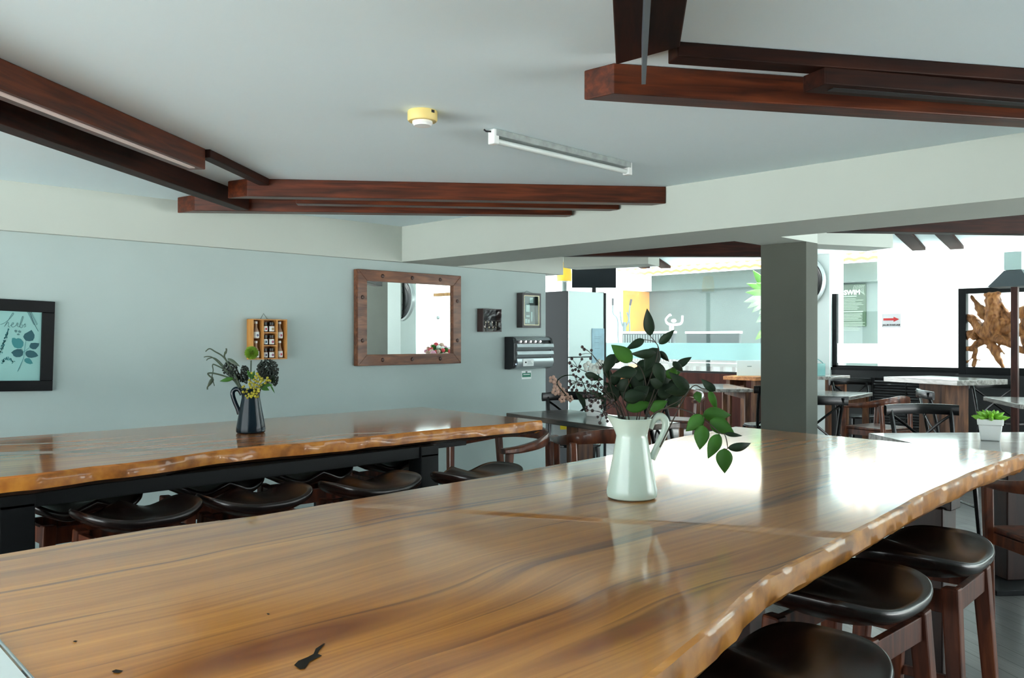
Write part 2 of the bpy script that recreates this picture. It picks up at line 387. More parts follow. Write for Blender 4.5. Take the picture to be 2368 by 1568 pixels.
# group in the middle
p, q = fr(4.86, -1.51), fr(5.12, .925); o_ = offs(p, q, .09)
h1 = beam('reddish ceiling beam nearest of the three stepped ones above the left table', (p, q, q + o_, p + o_*0.9 + fr(0, -.13) ), HB, CEIL)
p, q = fr(5.12, -1.3), fr(5.35, .673); o_ = offs(p, q, .09)
h2 = beam('reddish ceiling beam in the middle of the three stepped ones above the left table', (p, q, q + o_, p + o_), HB, CEIL)
p, q = fr(5.41, -2.016), fr(5.60, .395); o_ = offs(p, q, .10)
h3 = beam('reddish ceiling beam farthest of the three stepped ones, near the white bulkhead', (p, q, q + o_, p + o_ + fr(0, -.14)), HB, CEIL)
# group on the left, running away from the viewer
def side(p, q, w):
    d = (Vector(q) - Vector(p)).normalized(); n = Vector((-d.y, d.x))
    if n.dot(Vector((-K, K))) < 0: n = -n
    return n*w
p, q = fr(1.35, -1.87), fr(4.10, -1.475); s_ = side(p, q, .10)
L1 = beam('brown ceiling beam with a pale inlay under it, upper one on the left', (p, q, q + s_, p + s_), HB, CEIL)
d_ = (q - p).normalized()
def local_box(o, pts, z0, z1, name, mat):
    c = MB().prism([tuple(p) for p in pts], z0, z1).build(name, mat)
    c.data.transform(o.matrix_world.inverted()); c.parent = o
    return c
tag(local_box(L1, (p + s_*.22 + d_*.02, q + s_*.22 - d_*.06, q + s_*.5 - d_*.06, p + s_*.5 + d_*.02), HB - .004, HB + .002, 'inlay_strip', plain('inlay', S(214, 196, 190), 0.5)), 'pale inlay strip')
p, q = fr(1.4, -2.16), fr(5.40, -1.665); s_ = side(p, q, .09)
beam('very dark ceiling beam, lower one on the left', (p, q, q + s_, p + s_), HB, CEIL, m_beamd)
p, q = fr(4.11, -1.455), fr(4.86, -1.385); s_ = side(p, q, .06)
beam('thin brown ceiling plank joining the left beam to the middle group', (p, q, q + s_, p + s_), EYE + .876, CEIL, m_beamd)
# group at upper right
p, q = fr(0.9, .08), fr(2.73, .333); s_ = side(p, q, -.187)
V1 = beam('dark ceiling beam at the top running towards the viewer, with a thin hanging fin', (p, q, fr(2.565, .505), p + s_), EYE + .878, CEIL, m_beamd)
d_ = (q - p).normalized(); e_ = fr(2.5, .380)
local_box(V1, (e_, e_ - d_*1.6, e_ - d_*1.6 + s_*.065, e_ + s_*.065), EYE + .747, EYE + .8785, 'fin', plain('fin_grey', S(86, 96, 104), 0.35, coat=0.4))
p, q = fr(2.62, .51), fr(3.12, 2.9); o_ = offs(p, q, .08)
beam('thin dark ceiling plank at upper right, flat against the ceiling', (p, q, q + o_, p + o_), EYE + .870, CEIL, m_beamd)
p, q = fr(2.825, .338), fr(3.40, 3.0); o_ = offs(p, q, .115)
beam('long reddish ceiling beam at upper right with its lit end towards the middle', (p, q, q + o_, p + o_*0.72 + fr(0, -.075)), HB, CEIL)
p, q = fr(2.72, 1.0), fr(3.18, 2.9); o_ = offs(p, q, .10)
R3 = beam('grooved dark ceiling beam at upper right, fixed in front of the long reddish one', (p, q, q + o_, p + o_ + fr(0, -.015)), HB, CEIL - .047, m_beamd)
d_ = (q - p).normalized()
local_box(R3, (p + o_*.3 + d_*.05, q + o_*.3, q + o_*.62, p + o_*.62 + d_*.05), HB - .003, HB + .002, 'groove', plain('groove_black', S(18, 18, 20), 0.5))
# beams of the dining bay, hanging below its higher ceiling
HD = EYE + 0.731
a_, b_ = onz(1250, 591, HD), onz(1800, 592.5, HD); o_ = offs(n2(a_), n2(b_), .12)
beam('dark brown beam hanging in the dining bay left of the column', (Vector(n2(a_)), Vector(n2(b_)), Vector(n2(b_)) + o_, Vector(n2(a_)) + o_), HD, CE2, m_beamd)
a_, b_ = onz(1930, 534, HD), onz(2500, 542, HD); o_ = offs(n2(a_), n2(b_), .12)
beam('dark brown beam hanging in the dining bay right of the column', (Vector(n2(a_)), Vector(n2(b_)), Vector(n2(b_)) + o_, Vector(n2(a_)) + o_), HD, CE2, m_beamd)
# ---------------------------------------------------------------- ceiling fittings
c_ = onz(977, 257, CEIL)
sd = thing('smoke_detector', 'yellowed round smoke detector with white dome on the white ceiling', 'smoke detector', (c_.x, c_.y, CEIL))
MB().lathe([(0.0, -.0005), (.058, -.0005), (.060, -.006), (.060, -.036), (.056, -.042), (.0, -.042)][::-1], 32).build('base', plain('yellowed_plastic', S(226, 202, 128), 0.5), sd, smooth=True)
MB().lathe([(0.0, -.041), (.040, -.041), (.041, -.050), (.034, -.060), (.0, -.063)][::-1], 32).build('dome', plain('detector_white', S(232, 234, 232), 0.45), sd, smooth=True)
MB().box(-.003, -.061, -.016, .012, -.057, -.005).build('vent', m_ink, sd)
p, q = onz(1140, 299, CEIL), onz(1452, 376, CEIL); d_ = (q - p); ln = d_.length
tl = thing('tube_light', 'unlit single tube light with dusty white batten on the ceiling', 'ceiling light', tuple(p + Vector((0, 0, 0))), math.atan2(d_.y, d_.x))
MB().box(0, -.022, -.030, ln, .022, -.0005).build('batten', plain('dusty_white', S(150, 158, 156), 0.55, vary=0.25, scale=25), tl, bevel=.003)
for x0 in (-.012, ln - .02):
    MB().box(x0, -.020, -.066, x0 + .032, .020, -.001).build('lamp_holder', plain('holder_white', S(222, 226, 224), 0.5), tl, bevel=.004)
MB().tube([(.02, 0, -.049), (ln - .02, 0, -.049)], .0125, 14).build('tube', plain('tube_glass', S(214, 222, 220), 0.15), tl, smooth=True)
MB().tube([(-.012, .0, -.012), (-.03, .012, -.012), (-.035, .02, -.004)], .004, 6).build('cable', m_ink, tl)
# ---------------------------------------------------------------- live-edge slab tables
TH = 0.90
def live_edge(front, back, thick, name, mat, seed, parent, inset=0.03):
    """front/back: plan points in order of growing x"""
    pts = [Vector((p[0], p[1], 0)) for p in front] + [Vector((p[0], p[1], 0)) for p in reversed(back)]
    out = []
    n = len(pts)
    for i in range(n):
        a, b = pts[i], pts[(i+1) % n]; m = max(1, int((b - a).length/0.022))
        for k in range(m): out.append(a.lerp(b, k/m))
    def nz(p, f, s): return noise.noise(Vector((p.x*f, p.y*f, s)))
    N_ = len(out); nor = []
    for i in range(N_):
        d = (out[(i+2) % N_] - out[i-2]); nor.append(Vector((d.y, -d.x, 0)).normalized())
    rings = []
    for (dz, off, amp) in ((0, -.007, .0025), (-.006, .000, .003), (-.025, .004, .005), (-.052, .002, .006), (-thick + .012, -inset*.6, .006), (-thick, -inset - .012, .005)):
        ring = []
        for i, p in enumerate(out):
            w = amp*(nz(p, 3.1, seed) + .6*nz(p, 9.0, seed + 3 + dz*9) + (.5*nz(p, 24, seed + dz*40) if dz < 0 else .2*nz(p, 24, seed)))
            q = p + nor[i]*(off + w*1.2); zz = TH + dz + (.004*nz(p, 6, seed + 7) if dz < -.03 else 0)
            ring.append((q.x, q.y, zz))
        rings.append(ring)
    mb = MB(); vs = [v for r in rings for v in r]; R_ = len(rings)
    fs = [tuple(range(N_))] + [tuple(reversed(range((R_-1)*N_, R_*N_)))]
    for j in range(R_-1):
        for i in range(N_): fs.append((j*N_+i, (j+1)*N_+i, (j+1)*N_+(i+1) % N_, j*N_+(i+1) % N_))
    mb.add(vs, fs)
    return mb.build(name, mat, parent, smooth=True)
def px(l, z=TH): return [onz(u, v, z) for u, v in l]
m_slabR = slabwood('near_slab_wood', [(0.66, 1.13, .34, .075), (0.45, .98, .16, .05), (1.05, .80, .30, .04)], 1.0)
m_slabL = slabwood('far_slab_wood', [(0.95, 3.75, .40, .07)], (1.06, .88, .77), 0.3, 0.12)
frontR = [(-.55, .74), (0.0, .70), (.5, .68)] + px([(1500, 1568), (1600, 1487), (1693, 1406), (1716, 1382), (1794, 1324), (1871, 1286), (1937, 1247), (2026, 1204), (2119, 1151), (2205, 1112), (2243, 1094), (2310, 1070), (2368, 1049)])
backR = [(-.55, 2.04)] + px([(0, 1280), (350, 1222), (600, 1191), (1000, 1123), (1180, 1093), (1419, 1050), (1560, 1012), (1700, 986)])
tR = thing('live_edge_table', 'long glossy live-edge slab table nearest the viewer, under the white pitcher', 'table', (0, 0, 0), 0, 'live-edge slab bar tables')
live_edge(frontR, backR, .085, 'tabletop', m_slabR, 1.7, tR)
m_dleg = wood('dark_leg_wood', S(24, 14, 11), S(38, 20, 15), S(54, 30, 21), (20, 20, 3), 0.45)
for x0 in (0.25, 3.05):
    for y0 in (1.0, 1.72): MB().box(x0, y0, 0, x0 + .13, y0 + .13, .78).build('leg', m_dleg, tR, bevel=.006)
    MB().box(x0 + .02, .98, .77, x0 + .11, 1.87, .818).build('cross_rail', m_dleg, tR, bevel=.004)
# a dark sliver-shaped inclusion with a crack beside the near knot, and small pin knots
def stain(poly): 
    P = [onz(u, v, TH + .0012) for u, v in poly]; MB().add(P, [tuple(range(len(P)))]).build('dark_knot', plain('knot_black', S(26, 18, 11), 0.6, spec=.15), tR)['label'] = 'dark crack or pin knot'
stain([(680, 1538), (690, 1528), (712, 1519), (725, 1512), (730, 1500), (748, 1488), (752, 1488), (738, 1505), (735, 1512), (745, 1516), (732, 1522), (716, 1530), (705, 1546), (694, 1548)])
stain([(258, 1552), (268, 1548), (286, 1551), (274, 1556), (264, 1556)])
stain([(168, 1483), (174, 1481), (180, 1482), (174, 1485)])
stain([(616, 1419), (620, 1418), (625, 1420), (620, 1422)])
stain([(40, 1556), (58, 1546), (63, 1551), (64, 1564), (52, 1568)])
frontL = [(-.2, 3.14), (.3, 3.13)] + px([(0, 1104), (89, 1095), (207, 1080), (296, 1071), (384, 1060), (502, 1042), (591, 1033), (700, 1025), (842, 1011), (946, 1000), (1050, 990), (1154, 982), (1254, 972)])
backL = [(-.2, 4.40), (.5, 4.40)] + px([(0, 1012), (250, 995), (500, 976), (700, 961), (977, 941)])
tL = thing('live_edge_table', 'long slab table beyond the near one, under the navy pitcher, on black steel legs', 'table', (0, 0, 0), 0, 'live-edge slab bar tables')
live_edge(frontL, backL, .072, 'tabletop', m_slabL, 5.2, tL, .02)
for x0 in (.80, 2.60):
    for y0 in (3.22, 4.08): MB().box(x0, y0, 0, x0 + .11, y0 + .10, .79).build('leg', m_black, tL, bevel=.004)
    MB().box(x0, 3.22, .775, x0 + .11, 4.18, .828).build('cross_rail', m_black, tL, bevel=.003)
MB().box(.45, 3.23, .772, 2.6, 3.32, .828).build('side_rail', m_black, tL, bevel=.003)
MB().box(.45, 4.10, .770, 2.6, 4.2, .828).build('side_rail', m_black, tL, bevel=.003)
MB().box(2.5, 3.36, .788, 3.02, 3.5, .828).build('mounting_plate', m_black, tL, bevel=.003)
# ---------------------------------------------------------------- saddle stools
def stool_seat():
    a, b_ = .212, .167; mb = MB(); nt_, nr = 64, 10; vs = []; fs = []
    def zt(x, y):
        sd = abs(x)/a
        z = .048*sd**2.4
        bk = max(0, -y/b_); z += .014*bk**3*(1 - .2*sd)
        fw = max(0, (y/b_ + .35)/1.35); z += .036*fw**1.3*math.exp(-(x/.055)**2) - .012*fw*math.exp(-((abs(x)-.11)/.06)**2)
        return z
    def rim(t):
        c, s = math.cos(t), math.sin(t); e = 2/3.1
        return a*math.copysign(abs(c)**e, c), b_*math.copysign(abs(s)**e, s)
    rows = []
    for j in range(nr + 1):                       # upper side from the middle out
        q = (j/nr)*.965; row = []
        for k in range(nt_):
            x, y = rim(2*PI*k/nt_); row.append((x*q, y*q, zt(x*q, y*q)))
        rows.append(row)
    for (q, dz) in ((.99, -.003), (1.0, -.011), (.99, -.021), (.94, -.030), (.82, -.038), (.60, -.041), (.0, -.041)):
        row = []
        for k in range(nt_):
            x, y = rim(2*PI*k/nt_)
            edge = zt(x*.965, y*.965); g = max(0, (q - .55)/.45)
            row.append((x*q, y*q, edge*g**.8 + dz))
        rows.append(row)
    for r in rows: vs += r
    for j in range(len(rows) - 1):
        for k in range(nt_): fs.append((j*nt_+k, j*nt_+(k+1) % nt_, (j+1)*nt_+(k+1) % nt_, (j+1)*nt_+k)[::-1])
    mb.add(vs, fs)
    return mb
SZ = .722
st = thing('bar_stool', '', 'stool', (0, 0, 0), 0, 'saddle-seat bar stools')
stm = stool_seat(); stm.v = [(x, y, z + SZ) for x, y, z in stm.v]; stm.build('seat', m_stool, st, smooth='all')
corn = [(-1, -1), (1, -1), (1, 1), (-1, 1)]
for sx, sy in corn:
    MB().bar((sx*.195, sy*.155, 0), (sx*.150, sy*.112, SZ - .045), .032, .034, .046, .046, up=(1, 0, 0)).build('leg', m_leg, st, bevel=.006)
for (p, q) in (((-.155, -.118), (.155, -.118)), ((-.155, .118), (.155, .118)), ((-.158, -.115), (-.158, .115)), ((.158, -.115), (.158, .115))):
    MB().bar((*p, SZ - .085), (*q, SZ - .085), .020, .060).build('apron', m_leg, st, bevel=.002)
for (p, q, z) in (((-.186, -.146), (.186, -.146), .26), ((-.186, .146), (.186, .146), .22), ((-.183, -.143), (-.183, .143), .30), ((.183, -.143), (.183, .143), .30)):
    MB().bar((*p, z), (*q, z), .020, .028).build('stretcher', m_leg, st, bevel=.003)
stk = MB().box(-.115, -.1295, SZ - .112, -.060, -.1285, SZ - .094).build('sticker', m_paper, st); stk['label'] = 'small white sticker'
used = []
def gp(u, v, z): p = onz(u, v, z); return (p.x, p.y, 0)
for (loc, rz, lab) in (
    (gp(318, 1176, SZ + .022), .03, 'saddle stool at the left end of the near row beneath the navy-pitcher table'),
    (gp(590, 1143, SZ + .022), -.02, 'saddle stool second from the left in the near row beneath the navy-pitcher table'),
    (gp(857, 1113, SZ + .022), .04, 'saddle stool third from the left in the near row, before the right black steel leg'),
    (gp(1104, 1091, SZ + .022), .10, 'saddle stool last on the right in the near row, below the slab table end'),
    (gp(186, 1150, SZ + .022), PI + .03, 'saddle stool by the wall, next to the left black steel leg'),
    (gp(490, 1108, SZ + .022), PI, 'saddle stool by the wall, second from the left of the back row'),
    (gp(706, 1084, SZ + .022), PI - .03, 'saddle stool by the wall, third from the left of the back row'),
    (gp(903, 1057, SZ + .022), PI + .02, 'saddle stool by the wall, partly behind the right black steel leg'),
    ((1.47, .76, 0), .04, 'dark saddle stool at the bottom edge, under the near slab table'),
    ((2.07, .90, 0), -.03, 'dark saddle stool between two others along the near live edge'),
    ((2.62, .91, 0), .05, 'dark saddle stool with a bright window gleam, last along the near live edge')):
    place(st, used, loc, rz, lab)

for s_ in used[-3:]:
    for ch in kids(s_):
        if ch.name.startswith('sticker'): bpy.data.objects.remove(ch)
# ---------------------------------------------------------------- enamel pitchers
def pitcher(name, label, loc, prof, mat, matin, rim_r, neck_z, top_z, handle, hr, spout=True, rz=math.radians(135), flip=1, rimmat=None):
    t = thing(name, label, 'pitcher', loc, rz)
    def bend(x, y, z, th):
        if not spout or z < neck_z: return x, y, z
        k = (z - neck_z)/(top_z - neck_z); c = max(0, math.cos(th))**5
        return x*(1 + .30*c*k), y*(1 - .10*c*k), z + .010*c*k
    inner = [(r - .0025, z) for r, z in prof[::-1] if r > .02 and z > .01]
    MB().lathe(prof + [(prof[-1][0] - .0012, prof[-1][1] + .0012)] + inner + [(0.0001, .012)], 56, bend=bend).build('body', mat, t, smooth=True)
    rp = []
    for k in range(41):
        th = 2*PI*k/40; rp.append(Vector(bend(rim_r*math.cos(th), rim_r*math.sin(th), top_z, th)))
    MB().tube(rp, .0018, 6, cap=False).build('rim', rimmat or mat, t, smooth=True)
    MB().tube(spline([(flip*a, 0, z) for a, z in handle], 8), hr, 12, sx=1.35, up=(0, 1, 0)).build('handle', mat, t, smooth=True)
    return t
m_enw = plain('white_enamel', S(198, 214, 201), 0.16, coat=0.3)
m_enn = plain('navy_enamel', S(9, 24, 34), 0.08, coat=0.0, spec=.25)
pw = onz(1461, 1151, TH)
profw = [(.0001, .0), (.064, .0), (.0695, .004), (.0715, .012), (.0712, .024), (.0445, .170), (.0440, .176), (.0452, .185), (.0495, .203), (.0560, .222)]
pitcher('white_pitcher', 'tall white enamel pitcher holding the big leafy branches on the near table', (pw.x, pw.y, TH + .001), profw, m_enw, m_enw, .0555, .176, .2232,
        [(.050, .196), (.062, .222), (.080, .230), (.093, .221), (.0965, .203), (.090, .178), (.074, .147), (.0565, .108)], [.006, .0075, .0085, .009, .009, .0085, .0075, .005, .004][:8] if False else .0078, flip=-1)
pn = onz(580, 1001, TH)
profn = [(.0001, .0), (.062, .0), (.0675, .005), (.0685, .014), (.066, .036), (.0425, .168), (.0420, .180), (.0445, .195), (.048, .206)]
pitcher('navy_pitcher', 'glossy navy enamel pitcher with a loop handle on the far slab table', (pn.x, pn.y, TH + .001), profn, m_enn, m_enn, .0475, .178, .2068,
        [(.042, .182), (.055, .204), (.071, .209), (.085, .199), (.0868, .180), (.077, .148), (.063, .115), (.055, .088)], .0082, flip=1)
# ---------------------------------------------------------------- leaves
CAMP = Vector((0, 0, EYE))
def leaf(base, tip, w, mat, parent, curl=.12, fold=.25, tilt=0.0, name='leaf', sharp=1.0, origin=None):
    base, tip = Vector(base), Vector(tip); ax = tip - base; ln = ax.length; ax.normalize()
    view = (CAMP - (base + tip)/2).normalized()
    nrm = (view - ax*view.dot(ax)).normalized(); sd = ax.cross(nrm).normalized()
    if tilt: q = Matrix.Rotation(tilt, 3, ax); nrm = q @ nrm; sd = q @ sd
    m_, k_ = 12, 3; vs = []; fs = []
    for i in range(m_ + 1):
        t = i/m_; hw = w/2*(math.sin(PI*min(1, t**.80)))**.85*(1 - .30*t*sharp) if 0 < t < 1 else w*.006
        c = base + ax*ln*t + nrm*(curl*ln*math.sin(PI*t)*.6 - curl*ln*.5*t*t)
        for j in range(-k_, k_ + 1):
            s_ = j/k_; vs.append(c + sd*hw*s_ - nrm*abs(s_)**1.3*fold*hw*(-1 if j == 0 else 1))
    W = 2*k_ + 1
    for i in range(m_):
        for j in range(W - 1): fs.append((i*W+j, i*W+j+1, (i+1)*W+j+1, (i+1)*W+j))
    o = MB().add([v - origin for v in vs], fs).build(name, mat, parent, smooth='all')
    md = o.modifiers.new('body', 'SOLIDIFY'); md.thickness = .0006
    return o
bq = thing('branch_bouquet', 'dark leafy branches with sprays of dark berries standing in the white pitcher', 'bouquet', (pw.x, pw.y, TH + .2))
BO = Vector(bq.location)
def zp(x, y, d): return at(1280 + x/3.7333, 690 + y/3.7333, d)
PXM = 1/3.7333/F
def zleaf(bx, by, tx, ty, w, d, mat=None, curl=.10, tilt=0.0, dd=0.0, fold=.25):
    leaf(zp(bx, by, d), zp(tx, ty, d + dd), w*PXM*d*1.28, mat or m_leaf, bq, curl, fold, tilt, origin=BO)
LV = [(835,325,806,88,86,2.42,0), (912,395,1045,272,66,2.40,0,.15), (785,355,622,442,64,2.42,0,.22), (680,545,497,402,120,2.38,1,.05), (885,470,668,485,80,2.36,0,.25),
      (900,430,790,625,135,2.42,0), (910,455,1000,548,48,2.44,0,.15), (1055,592,1192,505,62,2.42,0), (1030,545,1122,636,56,2.38,0,.2), (525,480,430,650,88,2.40,0), (722,622,500,662,102,2.36,0,.15),
      (270,650,430,705,62,2.40,0,.2), (640,690,872,600,120,2.44,0), (760,650,962,610,120,2.46,0), (880,555,955,740,100,2.36,0,.2), (960,660,1098,640,80,2.42,1), (1172,792,1000,640,90,2.36,0,.15),
      (1172,795,960,800,100,2.40,0), (610,860,800,830,115,2.36,0), (625,950,862,905,95,2.42,1), (830,965,985,885,95,2.42,1), (985,925,1122,815,105,2.42,0), (1398,800,1272,700,66,2.36,0,.3), (1345,795,1412,968,58,2.38,1,.15),
      (1232,805,1262,902,66,2.42,1), (600,805,668,742,76,2.44,1), (700,900,560,720,110,2.42,0), (740,880,690,690,120,2.46,0), (800,900,860,680,120,2.46,0), (860,900,1000,740,120,2.45,0), (560,870,440,720,100,2.42,0), (690,860,830,760,120,2.38,0),
      (480,760,600,600,80,2.43,0), (900,840,1080,740,110,2.40,0), (760,790,650,620,115,2.43,0), (940,760,830,700,100,2.38,0), (1020,600,1060,690,60,2.39,1,.1), (500,700,420,560,60,2.44,0), (420,860,300,790,50,2.40,0), (1000,930,1090,850,80,2.45,0),
      (560,800,640,690,110,2.43,0), (880,820,760,900,110,2.42,0), (720,560,860,610,100,2.46,0), (930,700,1030,760,110,2.45,0), (1000,860,900,760,110,2.44,0), (640,760,520,820,90,2.44,0), (800,640,930,560,90,2.47,0), (480,900,560,780,80,2.44,0), (700,960,640,850,100,2.45,0), (850,740,700,740,110,2.47,0), (1060,700,1010,820,90,2.44,0), (520,560,600,460,60,2.45,0),
      # low sprig over the table edge
      (1290,1095,1262,1308,118,2.28,1,.08), (1432,1170,1333,1386,104,2.26,1,.08), (1472,1295,1478,1514,128,2.24,1,.08), (1503,1292,1718,1258,72,2.24,0,.30), (1475,1168,1637,1188,36,2.26,0,.2), (1350,1055,1560,1162,128,2.30,1,.06), (1292,1010,1140,1148,112,2.30,1,.08), (1290,1002,1536,1010,120,2.33,1,.1)]
LT = [m_leaf, m_leafb]
for q in LV:
    zleaf(q[0], q[1], q[2], q[3], q[4], q[5], LT[q[6]], q[7] if len(q) > 7 else .10, random.uniform(-.35, .35) if q[6] == 0 else random.uniform(-.15, .15), random.uniform(-.02, .02))
mouth = zp(668, 1040, 2.42)
def zstem(pts, r0=.0022, r1=.0011):
    P = [zp(*p) for p in pts]; sp_ = spline([mouth + Vector((0, 0, -.12)) + (P[0]-mouth)*.5] + P, 6); n = len(sp_)
    MB().tube([p - BO for p in sp_], [r0 + (r1 - r0)*i/(n - 1) for i in range(n)], 6).build('stem', m_stem, bq, smooth=True)
for s_ in ([(790,1035,2.42), (880,760,2.42), (910,560,2.42), (905,420,2.42), (835,325,2.42)], [(740,1035,2.43), (800,800,2.42), (760,615,2.40), (680,545,2.38)], [(720,1035,2.42), (760,900,2.43), (905,440,2.41), (785,355,2.42)],
           [(800,1035,2.42), (900,800,2.42), (1000,620,2.42), (1055,592,2.42)], [(835,1040,2.42), (960,950,2.40), (1090,880,2.38), (1172,792,2.37)], [(845,1040,2.41), (1000,945,2.36), (1190,985,2.33), (1320,1062,2.30), (1432,1160,2.26), (1480,1180,2.26), (1503,1292,2.24), (1472,1297,2.24)],
           [(600,1030,2.42), (560,900,2.42), (500,760,2.42), (480,520,2.41)], [(650,1030,2.43), (600,860,2.42), (700,640,2.38)], [(1172,792,2.37), (1290,780,2.37), (1398,800,2.37)]): zstem(s_)
BR = [(248,420),(265,440),(327,449),(230,485),(245,525),(320,520),(158,521),(140,558),(155,585),(165,622),(190,615),(228,588),(218,628),(172,660),(195,675),(255,680),(140,715),(150,740),(175,768),(200,795),(160,790),(215,745),(240,750),(112,795),(290,720),(330,700),(300,755),(270,800),(345,800),(375,810),(350,840),(300,845),(410,770),(430,800),(395,850),(420,880),(385,900),(330,890),(282,940),(335,970),(290,965),(405,935),(430,925),(440,980),(420,1010),(465,1060),(400,1075),(380,1025),(455,1030),(490,900),(510,880),(470,870),(128,770),(455,760),(385,740),(360,760),(405,600),(310,880),(362,880),(320,930),(475,940),(455,1000),(520,930),(445,845),(265,845),(235,700),(400,700)]
hubs = [(330,480), (210,600), (200,720), (330,760), (390,860), (430,990), (455,820)]
hp = {}
for i, (x, y) in enumerate(hubs):
    d = 2.36 + .02*(i % 3); hp[i] = (x, y, d)
    mid = (x*.55 + 570*.45 + 20, y*.5 + 960*.5 - 60, d + .03)
    zstem([(560 + 10*i, 1028, 2.42), mid, (x, y, d)], .0017, .0009)
for (x, y) in BR:
    i = min(hp, key=lambda k: (hp[k][0]-x)**2 + (hp[k][1]-y)**2); d = hp[i][2] + random.uniform(-.03, .03)
    c = zp(x, y, d); h = zp(*hp[i])
    b_ = MB().ball((0, 0, 0), random.uniform(.0040, .0050), 12, 8).build('berry', m_berry, bq, smooth='all'); b_.location = c - BO
    MB().tube([h - BO, (h.lerp(c, .5) + Vector((0, 0, .002))) - BO, c - BO], .0007, 5).build('berry_stalk', m_stem, b_ if False else bq)
# ---------------------------------------------------------------- mixed bouquet in the navy pitcher
mb_ = thing('mixed_bouquet', 'bouquet of green allium ball, yellow-green berries and drooping stems in the navy pitcher', 'bouquet', (pn.x, pn.y, TH + .19))
MO = Vector(mb_.location); DN = 4.085
def yp(x, y, d=DN): return at(460 + x/6.53, 780 + y/6.53, d)
YM = 1/6.53/F*DN
m_allium = plain('allium_green', S(120, 158, 40), 0.6, vary=0.3, scale=60)
m_yb = plain('yellow_green_berry', S(168, 160, 44), 0.4, vary=0.25, scale=50)
m_gdark = plain('dark_seed_head', S(34, 44, 38), 0.7, vary=0.3, scale=60)
m_droop = plain('grey_green_stem', S(58, 74, 56), 0.5, vary=0.3, scale=20)
al = MB(); c = yp(795, 235)
for i in range(420):
    z = 1 - 2*(i + .5)/420; t = i*2.39996; r = math.sqrt(1 - z*z); d = Vector((r*math.cos(t), r*math.sin(t), z)); R_ = .0335*random.uniform(.88, 1.03)
    a = d.orthogonal().normalized()*.0013; b2 = d.cross(a)
    k = c - MO
    al.add([k + d*.012 + a, k + d*.012 - a*.5 + b2, k + d*.012 - a*.5 - b2, k + d*R_ + a*.9, k + d*R_ - a*.45 + b2*.9, k + d*R_ - a*.45 - b2*.9], [(0,1,4,3), (1,2,5,4), (2,0,3,5), (3,4,5)])
al.build('allium_head', m_allium, mb_)
def ystem(pts, r0, r1, mat, n=6, name='stem'):
    P = spline([yp(*p) for p in pts], 6); k = len(P)
    return MB().tube([p - MO for p in P], [r0 + (r1 - r0)*i/(k - 1) for i in range(k)], n).build(name, mat, mb_, smooth=True)
ystem([(760, 930), (780, 600), (788, 350)], .0032, .0030, m_droop)
yb = [(875,545),(850,590),(900,585),(870,615),(920,630),(760,650),(790,680),(830,640),(860,660),(890,670),(930,680),(770,725),(820,700),(850,715),(880,720),(910,740),(760,700),(835,775),(870,770),(900,790),(840,810),(880,815),(905,820),(800,840),(830,850),(790,885),(815,880),(850,890),(735,790),(720,820),(690,830),(665,825),(710,885),(735,915),(760,890),(790,905),(860,905),(890,895),(660,755),(950,620),(970,650),(1035,610),(1050,650),(1020,650),(1075,660),(1000,690),(940,720),(795,540),(680,740),(755,860),(885,555),(915,600),(945,660),(825,740),(790,760),(870,850)]
for (x, y) in yb:
    d = DN - .055 + random.uniform(-.02, .02); c = yp(x, y, d)
    o = MB().ball((0, 0, 0), random.uniform(.0055, .0066), 10, 7).build('yellow_berry', m_yb, mb_, smooth='all'); o.location = c - MO
st_ = MB()
for (x, y) in yb[::2]:
    c = yp(x, y, DN - .05); b0 = yp(790, 930, DN - .01); st_.tube([c - MO, (c.lerp(b0, .5)) - MO + Vector((0, 0, .004)), b0 - MO], .0011, 5)
st_.build('berry_stalks', m_droop, mb_)
def seedhead(cx, cy, rx, ry, n, d, nm='dark_seed_cluster'):
    m_ = MB()
    for i in range(n):
        t = random.uniform(0, 2*PI); r = math.sqrt(random.random()); x = cx + rx*r*math.cos(t); y = cy + ry*r*math.sin(t)
        c = yp(x, y, d + random.uniform(-.045, .045)); m_.ball(c - MO, random.uniform(.0032, .0058), 6, 4, (random.uniform(.7, 1.2), random.uniform(.7, 1.2), random.uniform(.8, 1.3)))
        if i % 4 == 0: m_.tube([c - MO, yp(cx*.4 + x*.1 + 800*.5, cy*.4 + y*.1 + 800*.5, d) - MO], .0009, 4)
    return m_.build(nm, m_gdark, mb_, smooth='all')
seedhead(1040, 480, 165, 150, 330, DN + .02); seedhead(1140, 620, 55, 110, 70, DN + .01); seedhead(470, 480, 110, 110, 130, DN + .03); seedhead(690, 500, 60, 70, 60, DN + .02); seedhead(640, 600, 100, 70, 80, DN + .04)
for P, r0, r1 in (([(690, 900), (560, 690), (420, 500), (300, 360), (215, 310), (140, 325), (115, 350)], .0045, .002), ([(690, 900), (540, 640), (330, 420), (210, 310), (130, 290), (75, 300)], .0042, .002), ([(700, 900), (540, 560), (380, 310), (240, 215), (160, 172), (100, 215)], .0045, .0025),
                  ([(700, 900), (520, 530), (400, 330), (385, 270), (415, 200), (410, 168)], .005, .0035), ([(680, 900), (560, 680), (420, 600), (230, 545), (140, 545), (150, 575), (215, 640), (180, 700), (130, 750), (130, 790)], .0042, .0035), ([(680, 900), (540, 640), (400, 500), (240, 415), (205, 425), (215, 500), (200, 600), (235, 735)], .004, .002)):
    ystem(P, r0, r1, m_droop, 8, 'drooping_stem')
